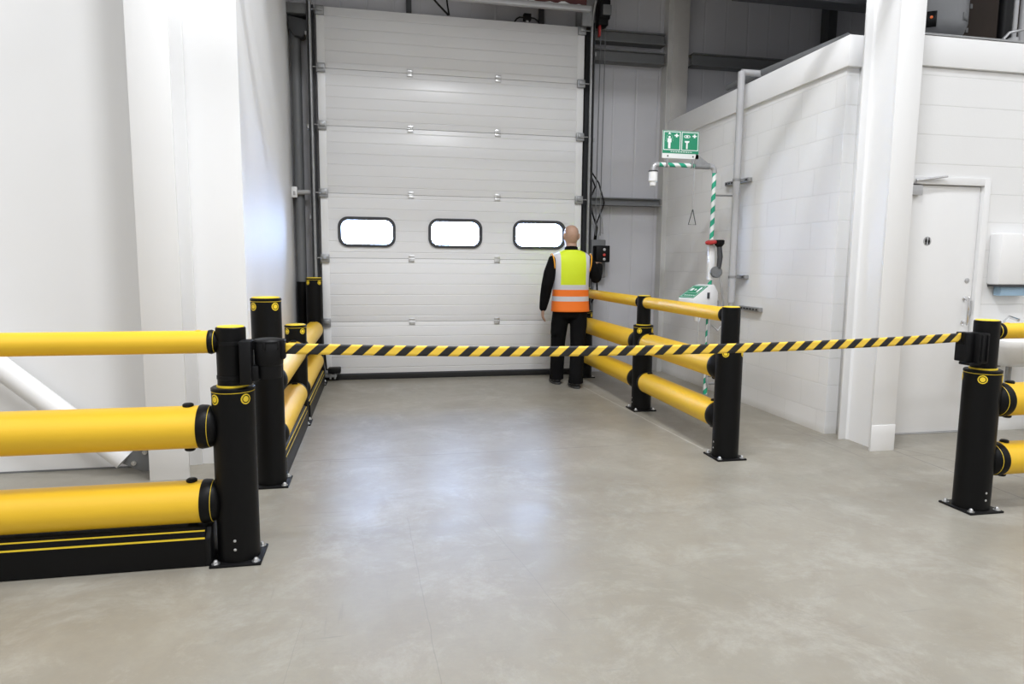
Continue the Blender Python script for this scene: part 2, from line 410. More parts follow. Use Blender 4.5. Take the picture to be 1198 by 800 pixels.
# washroom block
slab('wall_right', M['block_y'], 3.66, 3.82, 4.86, 8.28, 0, 2.95)
LX0, LX1, LZ = 4.05, 4.875, 2.055
holed_plate('wall_washroom', [(3.77, 0), (LX0-.01, 0), (LX0-.01, LZ+.01), (LX1+.01, LZ+.01), (LX1+.01, 0), (9, 0), (9, 2.95), (3.77, 2.95)], [], 4.72, 4.86, M['block_x'], structure=True)
slab('trim_1', M['white_paint'], 3.635, 3.82, 4.82, 8.28, 2.95, 3.185, bev=.004)
slab('trim_2', M['white_paint'], 3.87, 9, 4.69, 4.86, 2.955, 3.18, bev=.004)
slab('trim_3', M['galv'], 3.87, 9, 4.685, 4.86, 3.182, 3.196)
slab('ceiling_deck', M['roof'], -9, 9, 4.87, 8.28, 4.95, 5.15)
slab('ceiling_washroom', M['roof'], 3.82, 9, 4.86, 8.28, 2.95, 3.1)

# ------------------------------------------------------------------ sectional door
d1 = bpy.data.objects.new('door_1', None); COL.objects.link(d1); put(d1, None, (.95, 8.15, 0)); d1['kind'] = 'structure'
SE = [.055, .692, 1.441, 2.183, 2.938, 3.565, 4.228]
PX0, PX1 = -.60, 2.50
wins = [(-.424, .236), (.621, 1.269), (1.648, 2.313)]
for i in range(6):
    z0, z1 = SE[i]+.002, SE[i+1]-.002
    if i == 2:
        holes = [rounded(a+.012, b-.012, 1.582, 1.908, .10) for a, b in wins]
        holed_plate('door_panel', [(PX0, z0), (PX1, z0), (PX1, z1), (PX0, z1)], holes, 8.13, 8.17, M['panel'], d1)
    else: bx('door_panel', M['panel'], d1, PX0, PX1, 8.13, 8.17, z0, z1, bev=.003)
    if i: bx('seam_backing', M['mid_grey'], d1, PX0, PX1, 8.150, 8.178, SE[i]-.02, SE[i]+.02)  # backing strip added behind each seam to keep daylight out
    for xa in (PX0-.012, PX1-.07):
        bx('panel_end_cap', M['white_paint'], d1, xa, xa+.082, 8.122, 8.172, z0+.01, z1-.01, bev=.003)
for a, b in wins:
    f = holed_plate('window_frame', rounded(a, b, 1.57, 1.92, .115), [rounded(a+.036, b-.036, 1.606, 1.884, .085)], 8.112, 8.188, M['dark_steel'], d1)
    bx('pane', M['pane'], f, a+.03, b-.03, 8.147, 8.153, 1.60, 1.89)
bx('bottom_seal', M['rubber'], d1, PX0-.02, PX1+.02, 8.115, 8.18, 0, .06, bev=.006)
bx('bottom_rail', M['dark_steel'], d1, PX0-.02, PX1+.02, 8.12, 8.175, .058, .075)
for z in SE[1:6]:
    for x in (.42, 1.455):
        bm = B(); box(bm, x-.034, x+.034, 8.117, 8.131, z-.04, z-.008, bev=.003); box(bm, x-.034, x+.034, 8.117, 8.131, z+.008, z+.04, bev=.003)
        tube(bm, [(x-.036, 8.118, z), (x+.036, 8.118, z)], .009, 10)
        obj('hinge', bm, M['steel'], d1)
for z in SE[1:]:
    for s, x in ((-1, PX0), (1, PX1)):
        zz = z-(.05 if z > 4 else 0)
        bm = B(); xa, xb = (x-.02, x+.075) if s < 0 else (x-.075, x+.02)
        box(bm, xa, xb, 8.085, 8.124, zz-.05, zz+.045, bev=.005)
        box(bm, xa+.015, xb-.015, 8.065, 8.09, zz-.018, zz+.03, bev=.004)
        tube(bm, [(x-.11*(s < 0), 8.10, zz), (x+.11*(s > 0), 8.10, zz)], .008, 10)
        obj('roller_bracket', bm, M['galv'], d1)
bm = B(); box(bm, -.565, -.42, 7.98, 8.10, .10, .165, bev=.012)
obj('edge_sensor', bm, M['black_matt'], d1)
bm = B(); box(bm, -.60, -.47, 8.02, 8.115, .05, .085, bev=.004); tube(bm, [(-.54, 8.03, .03), (-.54, 8.03, .10)], .012, 10); tube(bm, [(-.49, 8.03, .03), (-.49, 8.03, .10)], .012, 10)
obj('bottom_bracket', bm, M['galv'], d1)
tb('spiral_cable', M['black_matt'], d1, [(-.52, 8.06, .13), (-.585, 8.06, .14), (-.595, 8.06, .25), (-.60, 8.06, .34), (-.64, 8.08, .36)], .012, 10)

for s, x, lab in ((-1, -.66, 'dark steel door track rising left of the white sectional door'), (1, 2.57, 'dark steel door track rising right of the white sectional door, beside the control box')):
    t = thing('door_track', lab, 'door track', (x, 8.12, 0), 'tracks of the sectional door')
    bm = B()
    xa, xb = (x-.045, x+.012) if s < 0 else (x-.012, x+.045)
    box(bm, xa, xb, 8.20, 8.278, 0, 4.26)
    xo = x-.05 if s < 0 else x+.042
    box(bm, xo, xo+.008, 8.04, 8.278, 0, 4.26)
    obj('upright_angle', bm, M['dark_steel'], t, smooth=False)
    pts = [(x+s*.02, 8.08, .3), (x+s*.02, 8.08, 4.2)]
    for k in range(1, 9):
        a = R(90*k/8); pts.append((x+s*.02, 8.08-.42*(1-math.cos(a)), 4.2+.42*math.sin(a)))
    pts.append((x+s*.02, 5.2, 4.62))
    bm = B(); tube(bm, pts, .020, 10); obj('roller_channel', bm, M['galv'], t)
    for z in (.9, 1.9, 2.9, 3.9):
        bx('track_bracket', M['galv'], t, x+s*.055-.012, x+s*.055+.012, 8.04, 8.2, z-.02, z+.02)

# things over the door head
b = bx('lintel_beam', M['red_oxide'], None, 1.15, 2.43, 7.80, 8.0, 4.345, 4.62, bev=.004)
tag(b, 'red oxide steel beam above the door head', 'beam')
t = thing('door_head_rail', 'long pale flaking rail fixed under the red beam above the door', 'rail', (1.7, 7.8, 4.31))
bx('rail_bar', M['silver'], t, .85, 2.47, 7.77, 7.83, 4.285, 4.345, bev=.004)
bm = B(); top = [(2.42, 4.345)]
for i in range(26):
    top.append((2.42-i*.043, 4.346+random.uniform(.0, .032)*(1 if i % 4 else .1)))
top.append((1.30, 4.345)); prism(bm, top, 1, 7.792, 7.799)
obj('flaking_paint', bm, M['white_paint'], t, smooth=False)
for k, x in enumerate((.42, 2.0, 2.47)):
    o = bx('steel_stiffener', M['dark_steel'] if k != 2 else M['galv'], None, x-.03, x+.03, 8.22, 8.28, 4.2, 4.95)
    tag(o, ['dark upright stiffener on the cladding above the first door window', 'dark upright stiffener on the cladding beside the small black sensor', 'pale upright stiffener at the right end of the red beam'][k], 'steel upright', 'uprights above the door')
t = thing('motion_sensor', 'small black sensor box with looped cable on top edge of the door', 'sensor', (1.80, 8.14, 4.235))
bx('sensor_body', M['black_matt'], t, 1.755, 1.845, 8.10, 8.17, 4.25, 4.325, bev=.006)
bx('foot', M['silver'], t, 1.785, 1.815, 8.12, 8.16, 4.228, 4.252)
tb('cable', M['black_matt'], t, [(1.845, 8.14, 4.29), (1.89, 8.14, 4.285), (1.93, 8.14, 4.26), (1.955, 8.14, 4.228)], .009, 8)
tb('cable', M['black_matt'], t, [(1.755, 8.14, 4.285), (1.71, 8.14, 4.285), (1.675, 8.14, 4.265), (1.65, 8.14, 4.228)], .009, 8)
t = thing('hanging_cable', 'pair of thin black cables meeting in a V above the door', 'cable', (.86, 8.1, 4.23))
tb('strand', M['black_matt'], t, [(.62, 8.1, 4.47), (.75, 8.1, 4.335), (.865, 8.1, 4.228)], .012, 8)
tb('strand', M['black_matt'], t, [(.84, 8.1, 4.47), (.85, 8.1, 4.36), (.872, 8.1, 4.228)], .010, 8)
tb('torsion_shaft', M['dark_steel'], None, [(-.75, 7.98, 4.56), (2.9, 7.98, 4.56)], .02, 14)
tag(bpy.data.objects['torsion_shaft'], 'dark torsion shaft running across above the door', 'shaft')
# operator motor with chains
t = thing('door_operator', 'black motor unit with hanging hand chain at the top right of the door', 'door motor', (2.72, 8.1, 4.2))
bm = B(); box(bm, 2.66, 2.79, 8.0, 8.2, 4.30, 4.62, bev=.015); box(bm, 2.64, 2.76, 7.98, 8.14, 4.22, 4.31, bev=.012)
obj('motor_body', bm, M['black_matt'], t)
bx('gear_case', M['mid_grey'], t, 2.69, 2.80, 7.985, 8.05, 4.34, 4.46, bev=.01)
bx('release_tab', M['red'], t, 2.655, 2.675, 8.0, 8.06, 4.10, 4.23, bev=.003)
bx('mounting_plate', M['galv'], t, 2.44, 2.56, 8.0, 8.02, 4.20, 4.42)
for x in (2.70, 2.76):
    tb('chain', M['mid_grey'], t, [(x, 8.08, 4.30), (x, 8.10, 3.2), (x, 8.12, 2.2), (x+.005, 8.12, 1.75)], .006, 8)

# wall rails (purlins) on the back cladding
def rail_c(z0, z1, x0, x1, lab, mat='mid_grey', y=8.12):
    bm = B(); box(bm, x0, x1, y, 8.28, z1-.014, z1); box(bm, x0, x1, y, 8.28, z0, z0+.014); box(bm, x0, x1, y+.05, y+.06, z0, z1)
    o = obj('cladding_rail', bm, M[mat], None, smooth=False); tag(o, lab, 'wall rail', 'rails on the back cladding')
rail_c(4.09, 4.225, 2.64, 3.56, 'topmost short grey rail on the back wall right of the door')
rail_c(3.86, 4.0, 2.64, 3.56, 'grey rail just under the topmost rail, right of the door')
rail_c(2.13, 2.225, 2.64, 3.56, 'grey rail at mid height on the back wall, above the control box')
rail_c(3.88, 4.03, 3.93, 8.9, 'long dark rail on the back wall above the block wall', 'mid_grey')
bx('ceiling_beam', M['dark_steel'], None, 3.6, 8.9, 6.42, 6.62, 4.075, 4.95); tag(bpy.data.objects['ceiling_beam'], 'dark beam crossing overhead above the washroom roof', 'beam')
bx('roof_upright', M['dark_steel'], None, 5.80, 5.92, 8.12, 8.279, 3.1, 4.95); tag(bpy.data.objects['roof_upright'], 'dark upright against the back wall in the corner above the washroom roof', 'steel upright')

# ------------------------------------------------------------------ steel columns
def i_column(name, label, x0, x1, y0, y1, z1, mat, tf=.018, wx=None, base=None, stub=0):
    t = thing(name, label, 'column', ((x0+x1)/2, (y0+y1)/2, 0))
    bm = B(); box(bm, x0, x1, y0, y0+tf, 0, z1, bev=.002); box(bm, x0, x1, y1-tf, y1, 0, z1, bev=.002)
    xm = wx if wx is not None else (x0+x1)/2
    box(bm, xm-.006, xm+.006, y0+tf-.001, y1-tf+.001, 0, z1)
    # root fillets
    for sx in (-1, 1):
        for (ya, sy) in ((y0+tf, 1), (y1-tf, -1)):
            prism(bm, [(xm+sx*.006, ya), (xm+sx*.022, ya), (xm+sx*.011, ya+sy*.006), (xm+sx*.006, ya+sy*.017)], 2, 0, z1)
    obj('column_section', bm, mat, t)
    return t
t = i_column('steel_column', 'white steel column against the left wall, above the diagonal brace', -1.432, -1.195, 4.515, 4.845, 6.7, M['white_paint'])
t = i_column('steel_column', 'white steel column at the corner of the block wall beside the washroom door', 3.665, 3.868, 4.33, 4.70, 6.7, M['white_paint'], wx=3.745)
bm = B(); box(bm, 3.664, 3.869, 4.325, 4.332, 0, .20, bev=.001); obj('casing', bm, M['white_paint'], t)
t = thing('steel_column', 'grey steel column on the back wall where it meets the block wall', 'column', (3.72, 8.1, 0))
bm = B(); box(bm, 3.60, 3.66, 8.15, 8.28, 0, 4.95); box(bm, 3.582, 3.60, 8.12, 8.28, 0, 3.85, bev=.003)
obj('flange', bm, simple('pale_grey_steel', (.55, .545, .53), .5), t, smooth=False)
bm = B(); box(bm, 3.66, 3.875, 8.14, 8.278, 3.19, 4.95, bev=.004); obj('upper_section', bm, simple('warm_grey_steel', (.50, .485, .47), .5), t)

o = tb('tie_bar', M['white_paint'], None, [(-1.307, 4.42, 3.78), (3.74, 4.42, 3.78)], .062, 20); tag(o, 'white tubular tie between the two white columns, high above the aisle', 'tie bar')
# diagonal brace at left
t = thing('diagonal_brace', 'white tubular brace running diagonally down to the left column foot', 'brace', (-1.6, 4.68, 0))
p0 = Vector((-1.63, 4.69, .10)); dirn = Vector((-.66, 0, .61)).normalized()
tb('brace_tube', M['white_paint'], t, [p0, p0+dirn*6.0], .070, 28)
bm = B(); prism(bm, [(-1.435, .02), (-1.435, .30), (-1.50, .25), (-1.64, .08), (-1.53, .02)], 1, 4.67, 4.685); obj('gusset_plate', bm, M['mid_grey'], t, smooth=False)
for (x, z) in ((-1.46, .22), (-1.50, .15), (-1.46, .07), (-1.57, .08)):
    bm = B(); lathe(bm, (x, 4.67, z), (0, -1, 0), [(.016, 0), (.016, .012), (.009, .013), (.009, .022)], 8); obj('bolt', bm, M['steel'], t, angle=20)

# ------------------------------------------------------------------ safety barriers
def marker(parent, x, y, z, r, az):
    d = Vector((math.sin(az), -math.cos(az), 0))
    c = Vector((x, y, z))+d*(r-.0005)
    bm = B(); lathe(bm, c, d, [(.024, -.003), (.024, .0022), (.0185, .0024), (.018, .0008), (.014, .0008), (.0135, .0026), (.004, .003)], 24)
    for v in bm.verts:   # wrap onto the cylinder
        w = v.co-Vector((x, y, v.co.z)); lat = w-d*w.dot(d)
        dd = math.sqrt(max(1e-9, r*r-lat.length_squared)); v.co = v.co-d*(r-dd)
    me = obj('marker', bm, [M['yellow_edge'], M['black']], parent)
    for p in me.data.polygons:
        cc = Vector(p.center); cc = cc-d*cc.dot(d); rr = cc.length
        if .0145 < rr < .0185: p.material_index = 1
    return me

def post(parent, x, y, top, upper=None, r=.094, riv=None):
    bm = B(); lathe(bm, (x, y, 0), (0, 0, 1), [(r, .008), (r, top-.022), (r-.003, top-.021), (r-.003, top-.017), (r+.0015, top-.016), (r+.0015, top-.004), (r-.004, top), (.02, top+.001)], 56)
    p = obj('post', bm, M['black'], parent, angle=30)
    bm = B(); lathe(bm, (x, y, top-.0215), (0, 0, 1), [(r-.001, 0), (r+.0005, .0005), (r+.0005, .0025), (r-.001, .003)], 56); obj('edge_ring', bm, M['yellow_edge'], p)
    bm = B(); box(bm, x-.113, x+.113, y-.113, y+.113, 0, .012, bev=.003); obj('base_plate', bm, M['black_matt'], p)
    for sx in (-1, 1):
        for sy in (-1, 1):
            bm = B(); lathe(bm, (x+sx*.088, y+sy*.088, .011), (0, 0, 1), [(.019, 0), (.019, .004), (.012, .005), (.012, .012), (.006, .020)], 12)
            obj('anchor_bolt', bm, M['steel'], p)
    for k in range(4): marker(p, x, y, top-.05, r, R(45+90*k))
    if upper:
        ru = .065
        bm = B(); lathe(bm, (x, y, top), (0, 0, 1), [(ru+.005, 0), (ru+.005, .008), (ru, .009)], 40); obj('collar', bm, M['yellow_edge'], p)
        bm = B(); lathe(bm, (x, y, top), (0, 0, 1), [(ru, .004), (ru, upper-top-.004), (ru-.004, upper-top), (.01, upper-top)], 48); obj('upper_tube', bm, M['black'], p, angle=30)
        bm = B(); lathe(bm, (x, y, upper-.001), (0, 0, 1), [(ru-.006, 0), (ru-.006, .003), (ru-.012, .006), (.012, .008)], 48); obj('top_cap', bm, M['yellow_edge'], p)
    else:
        bm = B(); lathe(bm, (x, y, top), (0, 0, 1), [(r-.008, 0), (r-.008, .003), (r-.016, .007), (.012, .010)], 48); obj('top_cap', bm, M['yellow_edge'], p)
    if riv:
        d = Vector(riv)
        for z in (.075, .118):
            bm = B(); lathe(bm, Vector((x, y, z))+d*(r-.002), d, [(.0065, 0), (.0065, .003), (.003, .005)], 12); obj('rivet', bm, M['steel'], p)
    return p

def rail(parent, a, b, z, r, gap_a, gap_b, small=False, ring=True):
    """yellow bar from post axis a to post axis b (x, y), black sleeves against the posts"""
    a = Vector((*a, z)); b = Vector((*b, z)); d = (b-a).normalized()
    sl = .062 if not small else .032
    A = a+d*(gap_a+sl); Bp = b-d*(gap_b+sl)
    bm = B(); tube(bm, [A, Bp], r, 48); o = obj('rail', bm, M['yellow'], parent, angle=30)
    for base, dd, g in ((A, -d, gap_a), (Bp, d, gap_b)):
        rr = r+.003
        bm = B(); lathe(bm, base, dd, [(rr-.008, -.002), (rr-.001, 0), (rr+.001, .010), (rr-.001, sl*.5), (rr-.007, sl*.85), (rr-.016, sl+.010), (rr*.5, sl+.03)], 48)
        obj('rail_sleeve', bm, M['black'], o, angle=50)
        q = sl*.72
        if ring: bm = B(); lathe(bm, base, dd, [(rr-.012, q), (rr-.0035, q+.0006), (rr-.0048, q+.0022), (rr-.014, q+.004)], 48); obj('edge_ring', bm, M['yellow_edge'], o)
        if not small:
            for s in (-1, 1):
                c = base-dd*.048+Vector((0, 0, s*(r-.004)))
                bm = B(); lathe(bm, c, (0, 0, s), [(.024, 0), (.024, .012), (.018, .017), (.005, .0175)], 20); obj('rail_pin', bm, M['black_matt'], o)
        else:
            c = base-dd*.045+Vector((0, 0, r-.003))
            bm = B(); lathe(bm, c, (0, 0, 1), [(.013, 0), (.013, .004), (.004, .006)], 16); obj('rail_pin', bm, M['yellow'], o)
    return o

def kerb(parent, axis, c, w, a, b, h=.178):
    pr = [(-w, 0), (-w, h-.05), (-w+.004, h-.048), (-w+.004, h-.040), (-w+.001, h-.038), (-w+.006, h-.016), (-w+.026, h), (w-.026, h), (w-.006, h-.016), (w-.001, h-.038), (w-.004, h-.040), (w-.004, h-.048), (w, h-.05), (w, 0)]
    pr = [(c+u, v+.003) for u, v in pr]
    bm = B(); prism(bm, pr, axis, a, b); k = obj('kerb_board', bm, M['black'], parent, smooth=False)
    for s in (-1, 1):
        for zz, inset in ((h-.044, .0035), (h-.012, .0095)):
            u = c+s*(w-inset); bm = B()
            if axis == 0: box(bm, a+.002, b-.002, u-.002, u+.002, zz-.003, zz+.006)
            else: box(bm, u-.002, u+.002, a+.002, b-.002, zz-.003, zz+.006)
            obj('stripe', bm, M['yellow_edge'], k, smooth=False)
    return k

ZT, ZM, ZL = 1.032, .640, .286
def barrier(label, loc): return thing('safety_barrier', label, 'safety barrier', loc, 'yellow and black polymer barriers')

# front left: along X
t = barrier('yellow and black three rail barrier with kerb in the left foreground', (-1.7, 3.25, 0))
Lx, Ly = -.655, 3.245
post(t, Lx, Ly, .826, 1.10, riv=(0, -1, 0))
post(t, -3.0, Ly, .826, 1.10, riv=(0, -1, 0))
rail(t, (-3.0, Ly), (Lx, Ly), ZT, .052, .062, .062, True)
rail(t, (-3.0, Ly), (Lx, Ly), ZM, .098, .086, .086)
rail(t, (-3.0, Ly), (Lx, Ly), ZL, .098, .086, .086)
k = kerb(t, 0, Ly, .082, -2.88, -.785)
bm = B(); prism(bm, [(Ly-.082, .003), (Ly-.082, .135), (Ly-.05, .18), (Ly+.05, .18), (Ly+.082, .135), (Ly+.082, .003)], 0, -.787, -.762, bev=.004); obj('kerb_end', bm, M['black_matt'], k)

# front right: along X
t = barrier('yellow and black three rail barrier at the right edge of the photo', (4.4, 3.18, 0))
Rx, Ry = 3.395, 3.18
post(t, Rx, Ry, .822, 1.10, riv=(0, -1, 0)); post(t, 5.7, Ry, .822, 1.10, riv=(0, -1, 0))
rail(t, (Rx, Ry), (5.7, Ry), ZT+.006, .045, .06, .06, True)
rail(t, (Rx, Ry), (5.7, Ry), ZM, .096, .084, .084)
rail(t, (Rx, Ry), (5.7, Ry), ZL+.004, .096, .084, .084)

# left run along Y
t = barrier('two rail yellow barrier with kerb running to the door along the left side', (-.66, 6.1, 0))
PM, PB, PC = (-.665, 4.335), (-.68, 5.96), (-.685, 7.885)
post(t, *PM, 1.175, r=.09); post(t, *PB, .86, r=.09); post(t, *PC, 1.213, r=.09)
for a, b_ in ((PM, PB), (PB, PC)):
    for z in (ZM, ZL): rail(t, a, b_, z, .096, .082, .082, ring=False)
    kerb(t, 1, -.672, .085, a[1]+.115, b_[1]-.115)

# right run along Y
t = barrier('three rail yellow barrier running to the door on the right, behind the worker', (2.5, 6.1, 0))
RF, RM, RB = (2.49, 4.385), (2.503, 6.015), (2.52, 7.91)
for p in (RF, RM, RB): post(t, *p, .822, 1.10, riv=(-1, 0, 0))
for a, b_ in ((RF, RM), (RM, RB)):
    rail(t, a, b_, ZT+.008, .053, .06, .06, True, ring=False)
    for z in (ZM+.015, ZL): rail(t, a, b_, z, .096, .084, .084, ring=False)

# ------------------------------------------------------------------ belt cassette, receiver, tape
cx_, cy_ = -.486, 3.205
t = thing('belt_cassette', 'black round belt cassette clamped to the left foreground post', 'belt cassette', (cx_, cy_, .86))
bm = B(); lathe(bm, (cx_, cy_, 0), (0, 0, 1), [(.052, .868), (.054, .872), (.054, .925), (.058, .93), (.062, .935), (.064, 1.03), (.060, 1.036)], 40); obj('drum', bm, M['black_matt'], t)
bm = B(); lathe(bm, (cx_, cy_, 1.033), (0, 0, 1), [(.066, 0), (.066, .006), (.060, .013), (.045, .016), (.02, .017)], 40)
for k in range(6):
    a = R(60*k+20); c = Vector((cx_+.062*math.cos(a), cy_+.062*math.sin(a), 1.025)); box(bm, c.x-.007, c.x+.007, c.y-.007, c.y+.007, 1.0, 1.042, bev=.003)
obj('lid', bm, M['black_matt'], t)
bm = B(); box(bm, -.432, -.412, 3.175, 3.235, .955, 1.045, bev=.005); obj('belt_slot', bm, M['black_matt'], t)
bm = B(); box(bm, -.605, -.552, 3.14, 3.23, .845, 1.045, bev=.008); box(bm, -.56, -.525, 3.15, 3.22, .86, .93, bev=.006)
obj('bracket', bm, M['black_matt'], t)
for z in (.862, 1.02):
    bm = B(); lathe(bm, (Lx, Ly, z), (0, 0, 1), [(.0655, 0), (.0675, .001), (.0675, .016), (.0655, .017)], 40); obj('clamp_band', bm, M['black_matt'], t)

t = thing('belt_receiver', 'black box holding the free end of the striped tape on the right foreground post', 'belt receiver', (3.27, 3.13, .86))
bm = B()
box(bm, 3.275, 3.345, 3.105, 3.19, .862, 1.035, bev=.006)
box(bm, 3.225, 3.278, 3.135, 3.215, .87, 1.035, bev=.006)
box(bm, 3.29, 3.30, 3.097, 3.11, .875, 1.025, bev=.003); box(bm, 3.325, 3.335, 3.097, 3.11, .875, 1.025, bev=.003)
box(bm, 3.235, 3.32, 3.12, 3.19, .852, .868, bev=.003)
obj('housing', bm, M['black_matt'], t)
bm = B(); box(bm, 3.219, 3.229, 3.145, 3.20, .965, 1.035, bev=.003); obj('clip', bm, M['black'], t)

# the striped tape
bm = B(); xa, xb = -.416, 3.224; ya, yb = 3.205, 3.172; za, zb = 1.001, 1.006; sag = .040
pitch = .1005; H2 = .0252; lean = .055
def tp(s, v, off):
    x = xa+(xb-xa)*s; u = s
    z = za+(zb-za)*u-4*sag*u*(1-u)
    return Vector((x, ya+(yb-ya)*u+off, z+v))
L = xb-xa; n = 36*10; faces = []
rows = 4
def xcoord(v, s): return s
edges = [-lean/L]
# stripes: boundaries slanted; cell boundaries in sheared coordinate q = s*L - lean*(v+H2)/(2*H2)
q0, q1 = -lean, L
bounds = []; q = q0
step = pitch/2; kk = 0
while q < q1: bounds.append((q, min(q+step, q1), kk % 2)); q += step; kk += 1
for qa, qb, ci in bounds:
    sub = 3
    for i in range(sub):
        a = qa+(qb-qa)*i/sub; b2 = qa+(qb-qa)*(i+1)/sub
        for j in range(rows):
            va = -H2+2*H2*j/rows; vb = -H2+2*H2*(j+1)/rows
            def S(qq, v): return max(0, min(L, qq+lean*(v+H2)/(2*H2)))/L
            P = [(S(a, va), va), (S(b2, va), va), (S(b2, vb), vb), (S(a, vb), vb)]
            if abs(P[1][0]-P[0][0])+abs(P[2][0]-P[3][0]) < 1e-6: continue
            vs = [bm.verts.new(tp(s, v, 0)) for s, v in P]
            try:
                f = bm.faces.new(vs); f.material_index = ci
            except ValueError: pass
bmesh.ops.remove_doubles(bm, verts=bm.verts[:], dist=1e-5)
bmesh.ops.dissolve_degenerate(bm, dist=1e-6, edges=bm.edges[:])
tape = obj('barrier_tape', bm, [M['tape_yellow'], M['tape_black']], None)
md = tape.modifiers.new('thickness', 'SOLIDIFY'); md.thickness = .0008; md.offset = 0
tag(tape, 'yellow and black striped tape stretched across the aisle between two posts', 'barrier tape')

# ------------------------------------------------------------------ left rear corner bits
t = thing('grey_downpipe', 'grey round pipe with black lower guard in the corner left of the door', 'pipe', (-.86, 8.2, 0))
tb('pipe', M['mid_grey'], t, [(-.845, 8.20, 1.1), (-.845, 8.20, 3.95)], .055, 24)
tb('guard', M['black'], t, [(-.845, 8.19, 0), (-.845, 8.19, 1.165)], .062, 24)
bm = B(); prism(bm, [(-.91, 4.09), (-.70, 4.05), (-.70, 3.93), (-.76, 3.87), (-.85, 3.88), (-.91, 3.97)], 1, 8.08, 8.24, bev=.006); obj('hopper', bm, M['dark_steel'], t)
o = bx('wall_bracket', M['mid_grey'], None, -.925, -.71, 8.06, 8.27, 4.11, 4.22, bev=.004); tag(o, 'grey steel bracket in the top corner left of the door', 'bracket')
t = thing('junction_box', 'small white junction box left of the door track', 'junction box', (-.89, 8.2, 2.13))
bx('box_body', M['white_plastic'], t, -.925, -.862, 8.085, 8.135, 2.12, 2.24, bev=.006)
tb('conduit', M['grey_tube'], t, [(-.862, 8.11, 2.18), (-.71, 8.11, 2.185)], .028, 14)
bx('box_cover', M['silver'], t, -.905, -.88, 8.08, 8.086, 2.145, 2.19, bev=.002)

# door control box
t = thing('control_box', 'black and grey door control box with buttons on the back wall by the worker', 'control box', (2.76, 8.2, 1.2))
bx('back_plate', M['mid_grey'], t, 2.665, 2.855, 8.16, 8.28, 1.22, 1.70, bev=.006)
bx('housing', M['black_matt'], t, 2.685, 2.865, 8.02, 8.165, 1.42, 1.625, bev=.01)
for (x, z, m_, nm) in ((2.79, 1.575, 'silver', 'up_button'), (2.79, 1.51, 'red', 'stop_button'), (2.79, 1.455, 'silver', 'down_button')):
    bm = B(); lathe(bm, (x, 8.025, z), (0, -1, 0), [(.018, 0), (.018, .012), (.013, .016), (.004, .017)], 18); obj(nm, bm, M[m_], t)
tb('cable', M['black_matt'], t, [(2.735, 8.2, 1.70), (2.735, 8.16, 1.85), (2.66, 8.16, 2.05), (2.645, 8.2, 2.2), (2.70, 8.16, 2.35), (2.64, 8.2, 2.52)], .011, 8)
tb('cable', M['black_matt'], t, [(2.715, 8.2, 1.70), (2.72, 8.15, 1.9), (2.80, 8.15, 2.1), (2.80, 8.1, 2.16), (2.74, 8.15, 2.4), (2.65, 8.2, 2.55)], .010, 8)
tb('cable', M['grey_tube'], t, [(2.76, 8.2, 1.70), (2.77, 8.16, 1.8), (2.82, 8.16, 1.78), (2.80, 8.16, 1.95), (2.755, 8.2, 2.15)], .007, 8)
tb('cable', M['black_matt'], t, [(2.76, 8.2, 1.22), (2.77, 8.2, 1.05), (2.70, 8.22, .9)], .011, 8)
o = tb('wall_conduit', M['mid_grey'], None, [(2.72, 8.255, 0.0), (2.72, 8.255, 1.18)], .018, 12); tag(o, 'thin grey conduit rising from the floor to the control box', 'conduit')
o = bx('cable_tag', M['white_plastic'], None, 2.87, 2.93, 8.27, 8.281, 1.53, 1.56); tag(o, 'tiny pale tag on the cladding right of the control box', 'tag')

# ------------------------------------------------------------------ wall pipe and strut brackets
t = thing('wall_pipe', 'grey vertical pipe clamped to the block wall behind the shower', 'pipe', (3.55, 6.25, 0))
tb('upright', M['grey_tube'], t, [(3.535, 6.24, 1.02), (3.535, 6.24, 3.275)], .035, 20)
tb('elbow_run', M['grey_tube'], t, [(3.535, 6.24, 3.27), (3.75, 6.24, 3.27), (4.2, 6.24, 3.27)], .030, 16)
tb('end_union', M['silver'], t, [(3.535, 6.24, .96), (3.535, 6.24, 1.06)], .026, 14)
for z, y0, y1 in ((2.24, 6.16, 6.62), (1.28, 6.14, 6.30), (.97, 5.86, 6.22)):
    bm = B(); box(bm, 3.615, 3.658, y0, y1, z-.02, z+.02, bev=.002)
    bk = obj('strut', bm, M['galv'], t)
    bm = B(); y = y0+.025
    while y < y1-.05: box(bm, 3.611, 3.617, y, y+.03, z-.007, z+.007); y += .055
    obj('slot', bm, M['dark_recess'], bk, smooth=False)
    if z > 1: bm = B(); lathe(bm, (3.535, 6.24, z-.012), (0, 0, 1), [(.036, 0), (.040, .002), (.040, .022), (.036, .024)], 24); box(bm, 3.57, 3.62, 6.22, 6.26, z-.012, z+.012); obj('clamp', bm, M['galv'], t)
tb('ledge_pipe', M['mid_grey'], None, [(3.75, 6.9, 3.30), (3.75, 5.0, 3.228)], .032, 18); tag(bpy.data.objects['ledge_pipe'], 'dark grey pipe lying along the top of the block wall', 'pipe')
for y in (6.6, 5.5):
    pass

